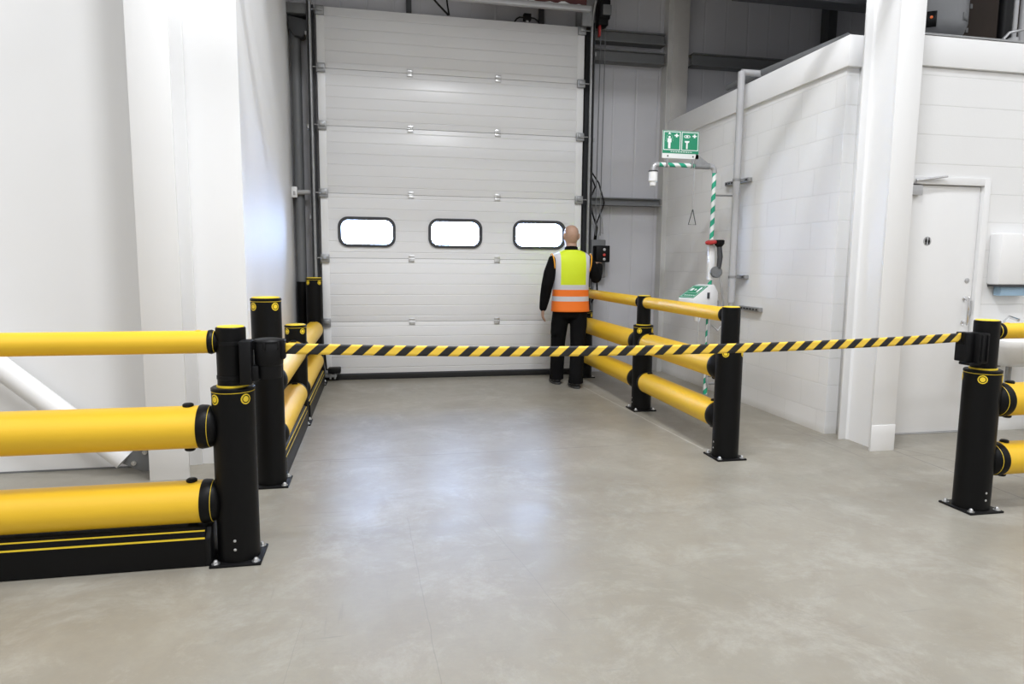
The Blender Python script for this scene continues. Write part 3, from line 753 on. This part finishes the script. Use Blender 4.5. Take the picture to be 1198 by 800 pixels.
# ------------------------------------------------------------------ emergency shower
SX, SY = 3.375, 6.40
t = thing('emergency_shower', 'green and white striped emergency shower standpipe by the block wall', 'emergency shower', (SX, SY, 0))
tb('standpipe', M['spiral_z'], t, [(SX, SY, .03), (SX, SY, 2.33)], .022, 20)
tb('overhead_arm', M['spiral_x'], t, [(SX-.09, SY, 2.385), (SX-.62, SY, 2.385)], .022, 20)
pts = [(SX, SY, 2.32)]+[(SX-.05+.05*math.cos(R(a)), SY, 2.335+.05*math.sin(R(a))) for a in (0, 30, 60, 90)]+[(SX-.10, SY, 2.385)]
tb('elbow', M['silver'], t, pts, .027, 18)
pts = [(SX-.605, SY, 2.385)]+[(SX-.62-.04*math.sin(R(a)), SY, 2.345+.04*math.cos(R(a))) for a in (0, 30, 60, 90)]+[(SX-.66, SY, 2.31)]
tb('elbow', M['silver'], t, pts, .026, 18)
bm = B(); lathe(bm, (SX-.66, SY, 2.31), (0, 0, -1), [(.036, -.01), (.044, .0), (.044, .09), (.034, .10), (.030, .135), (.01, .137)], 28); obj('shower_head', bm, M['white_plastic'], t)
bm = B(); lathe(bm, (SX-.66, SY, 2.327), (0, 0, -1), [(.03, 0), (.047, .006), (.047, .016), (.04, .018)], 28); obj('head_ring', bm, M['dark_steel'], t)
bm = B(); prism(bm, [(SX-.24, 2.40), (SX-.07, 2.40), (SX-.22, 2.50)], 1, SY-.03, SY-.022); tube(bm, [(SX-.22, SY, 2.385), (SX-.06, SY, 2.385)], .031, 14); obj('lever_valve', bm, M['galv'], t, smooth=False)
# pull rod with triangular handle, hanging from the lever
rod = [(SX-.23, SY-.026, 2.47), (SX-.235, SY-.026, 1.95)]
tb('pull_rod', M['grey_tube'], t, rod, .003, 8)
A_ = (SX-.235, SY-.026, 1.95); B_ = (SX-.275, SY-.026, 1.80); C_ = (SX-.195, SY-.026, 1.80)
tb('pull_handle', M['dark_steel'], t, [A_, B_, C_, (SX-.232, SY-.026, 1.95)], .005, 8)
bm = B(); lathe(bm, (SX, SY, 0), (0, 0, 1), [(.075, 0), (.075, .012), (.035, .016), (.030, .05)], 28); obj('foot_flange', bm, M['galv'], t)
tb('wall_stay', M['galv'], t, [(SX, SY, 2.10), (3.655, SY, 2.10)], .009, 10)
tb('wall_stay', M['galv'], t, [(SX, SY, .35), (3.655, SY, .35)], .009, 10)
bx('valve_body', M['white_plastic'], t, SX-.035, SX+.03, SY-.035, SY+.03, 1.24, 1.60, bev=.012)
tb('waste_pipe', M['grey_tube'], t, [(SX-.02, SY-.06, .95), (SX-.02, SY-.06, .2), (SX+.02, SY-.03, .12)], .012, 10)
tb('feed_pipe', M['galv'], t, [(SX, SY, .16), (SX+.15, SY, .16), (SX+.2, SY-.25, .16), (3.60, SY-.25, .10)], .014, 10)
tb('feed_pipe', M['galv'], t, [(SX, SY, .24), (3.60, SY, .24)], .012, 10)

# hand spray on the standpipe
t = thing('hand_spray', 'red and dark grey hand spray hooked on the striped standpipe', 'hand spray', (SX+.05, SY-.06, 1.4))
bm = B(); lathe(bm, (SX-.03, SY-.05, 1.62), (-.25, -.2, 1), [(.055, -.004), (.058, 0), (.058, .014), (.05, .02), (.01, .022)], 24); obj('red_flap', bm, M['red'], t)
bm = B(); lathe(bm, (SX+.055, SY-.06, 1.615), (0, 0, 1), [(.015, -.05), (.045, -.012), (.052, .0), (.052, .03), (.04, .036)], 24); obj('nozzle', bm, M['black_matt'], t)
tb('grip', M['dark_steel'], t, [(SX+.055, SY-.06, 1.60), (SX+.062, SY-.075, 1.48), (SX+.05, SY-.08, 1.36)], [.024, .028, .022], 16)
bm = B(); lathe(bm, (SX+.04, SY-.03, 1.325), (-.2, -1, 0), [(.058, 0), (.058, .05), (.05, .062), (.022, .064)], 28); obj('hose_knob', bm, M['mid_grey'], t)
tb('hose', M['silver'], t, [(SX+.05, SY-.08, 1.35), (SX+.09, SY-.08, 1.15), (SX+.14, SY-.05, .98), (SX+.16, SY-.03, .80), (SX+.10, SY-.02, .72), (SX+.03, SY-.02, .78)], .009, 10)

# eye wash box
t = thing('eyewash_unit', 'white eyewash box with sloping green lid on the striped standpipe', 'eyewash', (SX-.12, SY-.05, .95))
ex, ey = SX-.14, SY-.06
bm = B(); prism(bm, [(-.20, .975), (-.20, 1.065), (.02, 1.185), (.10, 1.20), (.165, 1.12), (.165, .99), (.12, .965)], 1, -.10, .10, bev=.006)
rot = Matrix.Rotation(R(22), 4, 'Z')
def rt(bm):
    bmesh.ops.transform(bm, matrix=Matrix.Translation((ex, ey, 0)) @ rot, verts=bm.verts[:]); return bm
obj('box_body', rt(bm), M['white_plastic'], t)
sl = math.atan2(.12, .22)
def lid_box(bm, u0, u1, v0, v1, h0, h1):
    c, s = math.cos(sl), math.sin(sl)
    fs = box(bm, u0, u1, v0, v1, h0, h1)
    vs = {v for f in fs for v in f.verts}
    for v in vs: x, z = v.co.x, v.co.z; v.co.x = -.20+x*c-z*s; v.co.z = 1.065+x*s+z*c
bm = B(); lid_box(bm, .006, .245, -.095, .095, .0, .004); lid = obj('lid_label', rt(bm), M['green'], t, smooth=False)
bm = B()
for a in ((.02, .23, -.085, -.082), (.02, .23, .080, .083), (.02, .023, -.085, .083), (.10, .103, -.085, .083), (.227, .23, -.085, .083)): lid_box(bm, *a, .004, .0052)
lid_box(bm, .12, .21, -.06, -.035, .004, .0052); lid_box(bm, .15, .18, -.01, .012, .004, .0052); lid_box(bm, .14, .19, .03, .065, .004, .0052)
for i in range(5): lid_box(bm, .045, .06, -.07+i*.028, -.055+i*.028, .004, .0052)
obj('lid_mark', rt(bm), M['sign_white'], lid, smooth=False)
bm = B(); box(bm, .0, .03, -.108, -.098, 1.06, 1.12); obj('latch', rt(bm), M['dark_steel'], t, smooth=False)
bm = B(); lathe(bm, (ex-.03, ey-.02, .97), (0, 0, -1), [(.05, 0), (.048, .06), (.035, .14), (.02, .145)], 20); obj('drain_cup', bm, M['white_plastic'], t)
tb('pull_cord', M['grey_tube'], t, [(ex-.05, ey-.11, 1.06), (ex-.055, ey-.11, .9), (ex-.06, ey-.11, .35)], .004, 8)
bm = B(); tube(bm, [(SX-.03, SY-.04, 1.05), (SX+.04, SY-.06, 1.06), (SX+.08, SY-.06, 1.03), (SX+.09, SY-.06, .97)], .010, 10); obj('side_pipe', bm, M['silver'], t)

# safety sign above the arm
t = thing('safety_sign', 'green emergency shower and eye wash sign on top of the striped arm', 'safety sign', (SX-.37, SY, 2.42))
gx0, gx1, gz0, gz1, gy = SX-.585, SX-.195, 2.445, 2.712, SY-.03
bx('backing', M['sign_white'], t, gx0, gx1, gy, gy+.006, gz0, gz1, bev=.0015)
bx('green_field', M['green'], t, gx0+.002, gx1-.002, gy-.002, gy, gz0+.048, gz1-.002)
def frame_rect(bm, x0, x1, z0, z1, w, y0, y1):
    box(bm, x0, x1, y0, y1, z0, z0+w); box(bm, x0, x1, y0, y1, z1-w, z1); box(bm, x0, x0+w, y0, y1, z0+w, z1-w); box(bm, x1-w, x1, y0, y1, z0+w, z1-w)
def disc(bm, x, z, rx, rz, y0, y1, n=18): prism(bm, [(x+rx*math.cos(2*PI*k/n), z+rz*math.sin(2*PI*k/n)) for k in range(n)], 1, y0, y1)
ya_, yb_ = gy-.0032, gy-.0018
W2 = (gx1-gx0)/2
for side in (0, 1):
    x0 = gx0+.010+side*(W2-.004); x1 = x0+W2-.016; z0, z1 = gz0+.078, gz1-.010; ZZ0, ZZ1 = z0, z1; z0 = z1-.242
    bm = B()
    w = x1-x0
    # cross
    cxx, czz = x1-.042, z1-.05
    box(bm, cxx-.008, cxx+.008, ya_, yb_, czz-.023, czz+.023); box(bm, cxx-.023, cxx-.008, ya_, yb_, czz-.008, czz+.008); box(bm, cxx+.008, cxx+.023, ya_, yb_, czz-.008, czz+.008)
    if side == 0:
        px = x0+.062
        prism(bm, [(px-.018, z1-.036), (px+.018, z1-.036), (px+.006, z1-.022), (px-.006, z1-.022)], 1, ya_, yb_); box(bm, px-.004, px+.004, ya_, yb_, z1-.023, z1-.009)
        disc(bm, px, z1-.072, .012, .013, ya_, yb_)
        prism(bm, [(px-.02, z1-.088), (px+.02, z1-.088), (px+.022, z1-.14), (px+.013, z1-.142), (px+.012, z0+.022), (px-.012, z0+.022), (px-.013, z1-.142), (px-.022, z1-.14)], 1, ya_, yb_)
        for k in range(5):
            for s in (-1, 1): box(bm, px+s*(.026+.003*k)-.001, px+s*(.026+.003*k)+.001, ya_, yb_, z1-.06-.016*k, z1-.052-.016*k)
    else:
        px = x0+.058
        ring = [(px+.034*math.cos(2*PI*k/24), z1-.058+.021*math.sin(2*PI*k/24)) for k in range(24)]
        inner = [(px+.027*math.cos(2*PI*k/24), z1-.058+.014*math.sin(2*PI*k/24)) for k in range(24)]
        for k in range(24):
            q = [ring[k], ring[(k+1) % 24], inner[(k+1) % 24], inner[k]]; prism(bm, q, 1, ya_, yb_)
        disc(bm, px, z1-.058, .012, .011, ya_, yb_)
        prism(bm, [(px-.026, z1-.115), (px+.026, z1-.115), (px+.022, z1-.135), (px+.008, z1-.142), (px+.008, z0+.022), (px-.008, z0+.022), (px-.008, z1-.142), (px-.022, z1-.135)], 1, ya_, yb_)
    for v in bm.verts: v.co.z = ZZ1+(v.co.z-ZZ1)*(ZZ1-ZZ0)/.242
    frame_rect(bm, x0, x1, ZZ0, ZZ1, .007, ya_, yb_)
    obj('pictogram', bm, M['sign_white'], t, smooth=False)
bm = B(); x = gx0+.09
for w in [.010, 0, .006]*6+[.008, 0]*6:
    if w: box(bm, x, x+w, ya_, yb_, gz0+.060, gz0+.068)
    x += w+.004
    if x > gx1-.08: break
obj('small_lettering', bm, M['sign_white'], t, smooth=False)
for x in (gx0+.06, gx1-.06):
    bm = B(); lathe(bm, (x, gy, gz0+.022), (0, -1, 0), [(.008, 0), (.008, .003), (.003, .005)], 12); obj('screw', bm, M['dark_steel'], t)
    bm = B(); box(bm, x-.011, x+.011, gy+.006, gy+.010, gz0-.06, gz0+.04); lathe(bm, (x-.012, SY, 2.385), (1, 0, 0), [(.023, 0), (.026, .001), (.026, .023), (.023, .024)], 18); obj('bracket', bm, M['galv'], t, smooth=False)

# ------------------------------------------------------------------ washroom door
d2 = bpy.data.objects.new('door_2', None); COL.objects.link(d2); put(d2, None, (4.46, 4.75, 0)); d2['kind'] = 'structure'
bx('leaf', M['white_plastic'], d2, LX0+.004, LX1-.004, 4.735, 4.78, .012, LZ-.006, bev=.002)
bm = B(); box(bm, LX1, LX1+.06, 4.70, 4.80, 0, LZ+.06, bev=.003); box(bm, LX0-.06, LX0, 4.70, 4.80, 0, LZ+.06, bev=.003); box(bm, LX0, LX1, 4.70, 4.80, LZ, LZ+.06, bev=.003); obj('door_frame', bm, M['white_paint'], d2)
bm = B(); box(bm, LX0, LX1, 4.72, 4.79, .0, .010, bev=.002); obj('threshold', bm, M['silver'], d2)
# closer
bm = B(); box(bm, 4.09, 4.285, 4.69, 4.737, 1.965, 2.045, bev=.006); cl = obj('door_closer', bm, M['silver'], d2)
tb('closer_arm', M['silver'], cl, [(4.20, 4.68, 2.055), (4.20, 4.67, 2.075), (4.48, 4.67, 2.115)], .009, 10)
tb('closer_arm', M['silver'], cl, [(4.475, 4.672, 2.115), (4.22, 4.70, 2.085)], .008, 10)
# round WC sign
bm = B(); lathe(bm, (4.40, 4.735, 1.605), (0, -1, 0), [(.037, 0), (.037, .002), (.034, .003)], 32); wc = obj('washroom_sign', bm, M['silver'], d2)
bm = B()
for x, skirt in ((4.386, 0), (4.414, 1)):
    disc(bm, x, 1.627, .0055, .0055, 4.7305, 4.732, 12)
    if skirt: prism(bm, [(x-.005, 1.620), (x+.005, 1.620), (x+.011, 1.595), (x-.011, 1.595)], 1, 4.7305, 4.732)
    else: box(bm, x-.009, x+.009, 4.7305, 4.732, 1.596, 1.620)
    box(bm, x-.006, x-.001, 4.7305, 4.732, 1.578, 1.597); box(bm, x+.001, x+.006, 4.7305, 4.732, 1.578, 1.597)
obj('figure_mark', bm, M['black_matt'], wc, smooth=False)
bm = B(); lathe(bm, (4.813, 4.735, 1.287), (0, -1, 0), [(.021, 0), (.021, .006), (.014, .009), (.004, .010)], 20); obj('lock', bm, M['silver'], d2)
h = B(); tube(h, [(4.806, 4.69, 1.145), (4.806, 4.69, .925)], .010, 14, dome=True); hd = obj('pull_handle', h, M['chrome'], d2)
for z in (1.135, .935):
    bm = B(); lathe(bm, (4.806, 4.735, z), (0, -1, 0), [(.022, 0), (.022, .006), (.010, .010), (.010, .045)], 20); obj('handle_rose', bm, M['chrome'], hd)
bx('edge_plate', M['silver'], d2, 4.849, 4.862, 4.715, 4.737, 1.0, 1.12)

# towel dispenser
t = thing('towel_dispenser', 'white paper towel dispenser on the washroom wall with blue towel below', 'towel dispenser', (5.2, 4.65, 1.2))
bm = B(); box(bm, 4.985, 5.38, 4.60, 4.72, 1.255, 1.675, bev=.018); obj('casing', bm, M['white_plastic'], t)
bm = B(); box(bm, 5.0, 5.37, 4.605, 4.718, 1.238, 1.258, bev=.004); obj('under_shadow', bm, M['dark_steel'], t)  # dark strip stands in for the shadow under the casing
bx('paper_towel', M['blue_paper'], t, 5.05, 5.33, 4.63, 4.70, 1.165, 1.245, bev=.004)
bm = B(); prism(bm, rounded(5.235, 5.31, 1.41, 1.52, .035), 1, 4.592, 4.601); obj('level_window', bm, M['blue'], t)
# basin
t = thing('wash_basin', 'white wall hung wash basin behind the right foreground rails', 'basin', (5.15, 4.5, .6))
bm = B(); loft(bm, [(5.15, 4.56, .60, .16, .12), (5.15, 4.53, .66, .24, .17), (5.15, 4.50, .76, .30, .205), (5.15, 4.50, .80, .32, .215), (5.15, 4.50, .82, .318, .212), (5.15, 4.47, .815, .26, .15), (5.15, 4.47, .72, .2, .11)], 36, 4)
obj('bowl', bm, M['ceramic'], t)
bm = B(); tube(bm, [(5.15, 4.66, .82), (5.15, 4.66, .95), (5.15, 4.62, .99), (5.15, 4.54, .97)], .014, 12); obj('tap', bm, M['chrome'], t)
tb('waste_trap', M['galv'], t, [(5.12, 4.56, .62), (5.12, 4.56, .42), (5.12, 4.60, .38), (5.12, 4.65, .41), (5.12, 4.685, .44)], .022, 14)
tb('supply_pipe', M['galv'], t, [(4.97, 4.69, .0), (4.97, 4.69, .52), (5.0, 4.69, .555), (5.12, 4.64, .58)], .009, 10)

# ------------------------------------------------------------------ on the washroom roof
t = thing('water_heater', 'pale grey water heater cylinder on the washroom roof beside the column', 'water heater', (4.86, 5.45, 3.1))
bm = B(); lathe(bm, (4.86, 5.45, 3.10), (0, 0, 1), [(.12, 0), (.12, .26), (.24, .285), (.30, .33), (.325, .40), (.325, 1.3), (.28, 1.36), (.1, 1.42)], 48); obj('tank', bm, M['heater'], t)
def cyl_patch(name, mat, a0, a1, z0, z1, r):
    bm = B(); n = 6
    for k in range(n):
        A0, A1 = R(a0+(a1-a0)*k/n), R(a0+(a1-a0)*(k+1)/n)
        for rr in (r,):
            vs = [bm.verts.new((4.86+rr*math.sin(a), 5.45-rr*math.cos(a), z)) for a, z in ((A0, z0), (A1, z0), (A1, z1), (A0, z1))]; bm.faces.new(vs)
    bmesh.ops.remove_doubles(bm, verts=bm.verts[:], dist=1e-5)
    o = obj(name, bm, M[mat], t); md = o.modifiers.new('thickness', 'SOLIDIFY'); md.thickness = .004
cyl_patch('control_panel', 'black_matt', -40, -27, 3.43, 3.56, .327)
cyl_patch('rating_plate', 'mid_grey', 17, 33, 3.50, 3.56, .327)
bm = B(); lathe(bm, (4.86+.329*math.sin(R(-34)), 5.45-.329*math.cos(R(-34)), 3.51), (math.sin(R(-34)), -math.cos(R(-34)), 0), [(.012, 0), (.012, .006), (.004, .008)], 14); obj('indicator', bm, M['orange_lamp'], t)
t = thing('storage_board', 'dark brown board standing on the washroom roof behind the heater', 'board', (5.6, 6.0, 3.1))
bx('board', M['brown'], t, 5.05, 6.55, 6.0, 6.04, 3.10, 4.3)
for x, z in ((5.83, 3.75), (5.86, 3.98), (5.90, 4.08)):
    bx('clip', M['mid_grey'], t, x-.014, x+.014, 5.985, 6.0, z-.022, z+.022, bev=.003)
labs = ['thick black pipe standing on the washroom roof right of the brown board', 'grey vertical pipe on the washroom roof at the top right corner', 'rightmost grey vertical pipe on the washroom roof']
for (x, r_, m_), lb in zip(((5.50, .055, 'black_matt'), (5.60, .024, 'grey_tube'), (5.69, .03, 'grey_tube')), labs):
    o = tb('roof_pipe', M[m_], None, [(x, 5.25, 3.10), (x, 5.25, 4.6)], r_, 18); tag(o, lb, 'pipe', 'pipes on the washroom roof')
o = tb('flexible_hose', M['silver'], None, [(5.36, 5.12, 3.36), (5.42, 5.12, 3.42), (5.50, 5.12, 3.44), (5.58, 5.12, 3.46), (5.66, 5.12, 3.52)], .012, 10); tag(o, 'short bright hose across the pipes on the washroom roof', 'hose')
bm = B(); tube(bm, [(5.42, 5.08, 3.10), (5.42, 5.08, 3.36)], .04, 16); o = obj('roof_fitting', bm, M['grey_tube'], None); tag(o, 'stubby grey fitting at the foot of the black pipe on the washroom roof', 'fitting')

# ------------------------------------------------------------------ the worker
CX, CY = 2.185, 7.42
t = thing('person', 'bald person in hi-vis vest and black clothes standing at the door control box', 'person', (CX, CY, 0))
sh = {-1: Vector((CX-.205, CY, 1.425)), 1: Vector((CX+.205, CY, 1.425))}
el = {-1: Vector((CX-.285, CY-.03, 1.15)), 1: Vector((CX+.315, CY+.03, 1.235))}
wr = {-1: Vector((CX-.315, CY+.03, .885)), 1: Vector((CX+.43, CY+.27, 1.375))}
hipj = {-1: Vector((CX-.10, CY, .90)), 1: Vector((CX+.10, CY, .90))}
kn = {-1: Vector((CX-.12, CY+.07, .49)), 1: Vector((CX+.075, CY-.07, .49))}
an = {-1: Vector((CX-.125, CY+.10, .10)), 1: Vector((CX+.02, CY-.20, .10))}

def remesh(o, vox, smooth=4):
    md = o.modifiers.new('skin', 'REMESH'); md.mode = 'VOXEL'; md.voxel_size = vox; md.use_smooth_shade = True
    if smooth:
        s = o.modifiers.new('soften', 'SMOOTH'); s.iterations = smooth; s.factor = .5

# body (head, torso, limbs, hands in one surface)
bm = B()
loft(bm, [(CX, CY, .84, .13, .09), (CX, CY, .92, .165, .105), (CX, CY, 1.05, .15, .10), (CX, CY, 1.2, .165, .11), (CX, CY, 1.38, .18, .11), (CX, CY, 1.46, .16, .09), (CX, CY, 1.52, .08, .06)])
hx, hy = CX+.005, CY+.03
tube(bm, [(CX, CY+.0, 1.48), (hx, CY+.015, 1.56), (hx, hy, 1.64)], [.070, .066, .064], 20)
loft(bm, [(hx, hy+.035, 1.575, .030, .035), (hx, hy+.03, 1.60, .052, .07), (hx, hy+.015, 1.64, .068, .092), (hx, hy+.005, 1.68, .077, .101), (hx, hy-.003, 1.72, .081, .106), (hx, hy-.003, 1.76, .080, .105), (hx, hy, 1.797, .069, .090), (hx, hy, 1.82, .045, .062), (hx, hy, 1.832, .018, .026)], 36, 2.05)
# face: nose, brow, lips, chin, ears
tube(bm, [(hx, hy+.095, 1.735), (hx, hy+.112, 1.705), (hx, hy+.118, 1.688)], [.010, .013, .016], 12, dome=True)
tube(bm, [(hx-.045, hy+.082, 1.742), (hx, hy+.094, 1.745), (hx+.045, hy+.082, 1.742)], .010, 10, dome=True)
tube(bm, [(hx-.022, hy+.090, 1.652), (hx, hy+.098, 1.654), (hx+.022, hy+.090, 1.652)], .0065, 10, dome=True)
tube(bm, [(hx-.020, hy+.088, 1.639), (hx, hy+.096, 1.637), (hx+.020, hy+.088, 1.639)], .0075, 10, dome=True)
tube(bm, [(hx-.012, hy+.085, 1.605), (hx+.012, hy+.085, 1.605)], .018, 12, dome=True)
for s in (-1, 1):
    tube(bm, [(hx+s*.078, hy-.008, 1.735), (hx+s*.090, hy-.02, 1.728), (hx+s*.090, hy-.018, 1.695), (hx+s*.078, hy+.0, 1.672)], [.008, .011, .010, .007], 12, dome=True)
for s in (-1, 1):
    tube(bm, [sh[s], el[s], wr[s]], [.055, .042, .030], 16)
    tube(bm, [hipj[s], kn[s], an[s]], [.085, .058, .042], 18)
    tube(bm, [an[s], an[s]+Vector((0, .06, -.05)), an[s]+Vector((0, .15, -.065))], [.042, .038, .026], 14, dome=True)
def hand(bm, w, d, palm_n, side, curl):
    """w wrist, d pointing direction, palm_n palm normal, side = thumb side vector"""
    d = d.normalized(); sd = side.normalized(); pn = palm_n.normalized()
    tube(bm, [w-d*.02, w+d*.03, w+d*.085], [.028, .036, .042], 14, ry=[.020, .017, .013], ref=sd)
    for k, (off, ln) in enumerate(((.032, .072), (.011, .080), (-.011, .075), (-.032, .058))):
        b0 = w+d*.08+sd*off; p = [b0]; dd = d.copy()
        for j in range(3):
            dd = (dd*math.cos(R(curl))+pn*math.sin(R(curl))).normalized() if j == 0 else (dd+pn*math.tan(R(curl))).normalized()
            p.append(p[-1]+dd*ln*(.42, .32, .26)[j])
        tube(bm, p, [.0095, .009, .0085, .0075], 10, dome=True)
    b0 = w+d*.02+sd*.028
    tube(bm, [b0, b0+sd*.028+d*.028+pn*.006, b0+sd*.036+d*.062+pn*.016], [.012, .0105, .0085], 10, dome=True)
hand(bm, wr[-1], Vector((-.02, .06, -1)), Vector((1, .1, 0)), Vector((0, 1, .05)), 16)
hd_dir = Vector((.06, .30, .12))
hand(bm, wr[1], hd_dir, Vector((-.25, .2, -1)), Vector((-1, .2, .1)), 9)
body = obj('body', bm, M['skin'], t); remesh(body, .0042, 5)
for s in (-1, 1):
    bm = B(); lathe(bm, (hx+s*.03, hy+.083, 1.722), (0, 1, 0), [(.002, -.012), (.011, -.004), (.0115, 0), (.008, .007), (.002, .0105)], 16); obj('eye', bm, M['eye'], body)

# jacket
bm = B()
loft(bm, [(CX, CY, .87, .19, .135), (CX, CY, .98, .185, .13), (CX, CY, 1.15, .185, .13), (CX, CY, 1.32, .195, .13), (CX, CY+.0, 1.41, .195, .118), (CX, CY, 1.465, .15, .09), (CX, CY+.005, 1.52, .085, .075)], 40)
tube(bm, [(CX, CY+.0, 1.50), (CX+.003, CY+.012, 1.555), (CX+.004, CY+.018, 1.588)], [.088, .078, .074], 24)
for s in (-1, 1):
    a, b_, c = sh[s], el[s], wr[s]
    mid1 = a.lerp(b_, .5)+Vector((s*.008, -.006, 0)); mid2 = b_.lerp(c, .5)
    tube(bm, [a+Vector((-s*.05, 0, .01)), a, mid1, b_, mid2, c-(c-b_).normalized()*.01], [.070, .074, .072, .067, .060, .045], 20, dome=True)
jk = obj('jacket', bm, M['black_cloth'], t); remesh(jk, .009, 6)
# trousers
bm = B()
loft(bm, [(CX, CY, .78, .155, .115), (CX, CY, .86, .185, .128), (CX, CY, .96, .18, .125), (CX, CY, 1.0, .17, .12)], 36)
for s in (-1, 1):
    a, b_, c = hipj[s], kn[s], an[s]
    tube(bm, [a+Vector((0, 0, -.02)), a.lerp(b_, .5)+Vector((s*.005, 0, 0)), b_, b_.lerp(c, .5)+Vector((0, -.015, 0)), c+Vector((0, -.012, .03)), c+Vector((0, -.01, -.045))], [.102, .098, .084, .082, .080, .086], 22)
tube(bm, [(CX-.165, CY+.03, .70), (CX-.172, CY+.035, .60)], [.042, .045], 12, dome=True, ry=[.08, .08], ref=(1, 0, 0))
tr_ = obj('trousers', bm, M['black_cloth'], t); remesh(tr_, .010, 5)
# hi-vis vest
bm = B()
vr = [(CX, CY, .855, .222, .16), (CX, CY, .92, .218, .156), (CX, CY, 1.0, .212, .151), (CX, CY, 1.12, .207, .147), (CX, CY, 1.25, .210, .147), (CX, CY, 1.36, .222, .144), (CX, CY, 1.44, .232, .132), (CX, CY, 1.495, .222, .110), (CX, CY, 1.53, .155, .098), (CX, CY+.004, 1.553, .095, .09)]
loft(bm, vr, 56)
for f in [f for f in bm.faces if len(f.verts) > 4]: bm.faces.remove(f)
vest = obj('hi_vis_vest', bm, vest_mat(CX), t)
md = vest.modifiers.new('round', 'SUBSURF'); md.levels = md.render_levels = 2
md = vest.modifiers.new('cloth', 'SOLIDIFY'); md.thickness = .004
for s in (-1, 1):
    pts = []
    for k in range(25):
        a = 2*PI*k/24; pts.append((CX+s*(.216+.012*math.sin(a)), CY+.086*math.cos(a), 1.40+.108*math.sin(a)))
    bm = B(); tube(bm, pts, .0065, 10); obj('armhole_edging', bm, M['trim_orange'], vest)
# boots
for s in (-1, 1):
    c = an[s]
    bm = B(); loft(bm, [(c.x, c.y+.055, .022, .050, .150), (c.x, c.y+.055, .045, .052, .150), (c.x, c.y+.05, .075, .050, .138), (c.x, c.y+.02, .10, .046, .098), (c.x, c.y, .14, .046, .060), (c.x, c.y, .19, .047, .058)], 32, 2.6)
    bt = obj('boot', bm, M['boot'], t); md = bt.modifiers.new('round', 'SUBSURF'); md.levels = md.render_levels = 1
    bm = B(); loft(bm, [(c.x, c.y+.055, .0, .050, .148), (c.x, c.y+.055, .012, .054, .154), (c.x, c.y+.055, .026, .053, .152)], 32, 2.6); obj('sole', bm, M['sole'], bt)

# ------------------------------------------------------------------ high bay lamps
def high_bay(x, y, z, P, sx=1.4, sy=.5):
    L_ = bpy.data.lights.new('high_bay_lamp', 'AREA'); L_.shape = 'RECTANGLE'; L_.size = sx; L_.size_y = sy; L_.energy = P; L_.color = (.965, .985, 1.02)
    o = bpy.data.objects.new('high_bay_lamp', L_); COL.objects.link(o); o.location = (x, y, z)
for x in (-5.5, -1.2, 3.2, 7.0):
    for y in (-7.5, -3.8, -.6, 2.4):
        if y > 0 and -2 < x < 5: continue
        high_bay(x, y, 6.3, 49)
high_bay(1.0, 1.75, 6.3, 200); high_bay(1.0, 3.5, 6.3, 115)

# daylight outside the door windows
w = bpy.data.worlds.new('daylight'); scene.world = w; w.use_nodes = True
bg = w.node_tree.nodes['Background']; bg.inputs[0].default_value = (.44, .61, 1.0, 1); bg.inputs[1].default_value = 36.0

# ------------------------------------------------------------------ camera
pitch_, yaw_, roll_ = R(6.7176), R(11.4719), R(-.4813)
fwd = Vector((math.sin(yaw_)*math.cos(pitch_), math.cos(yaw_)*math.cos(pitch_), -math.sin(pitch_)))
right = Vector((math.cos(yaw_), -math.sin(yaw_), 0)); down = fwd.cross(right)
r2 = math.cos(roll_)*right+math.sin(roll_)*down; d2_ = -math.sin(roll_)*right+math.cos(roll_)*down
cam = bpy.data.cameras.new('camera'); co = bpy.data.objects.new('camera', cam); COL.objects.link(co)
mw = Matrix((r2, -d2_, -fwd)).transposed().to_4x4(); mw.translation = (0, 0, 1.40); co.matrix_world = mw
cam.sensor_width = 36; cam.lens = 784.3/1198*36; cam.clip_start = .05
scene.camera = co
scene.view_settings.view_transform = 'Standard'; scene.view_settings.look = 'None'
scene.view_settings.exposure = 0.36; scene.view_settings.gamma = 1; scene.view_settings.use_curve_mapping = False
scene.cycles.use_denoising = True
scene.cycles.max_bounces = 8; scene.cycles.diffuse_bounces = 5
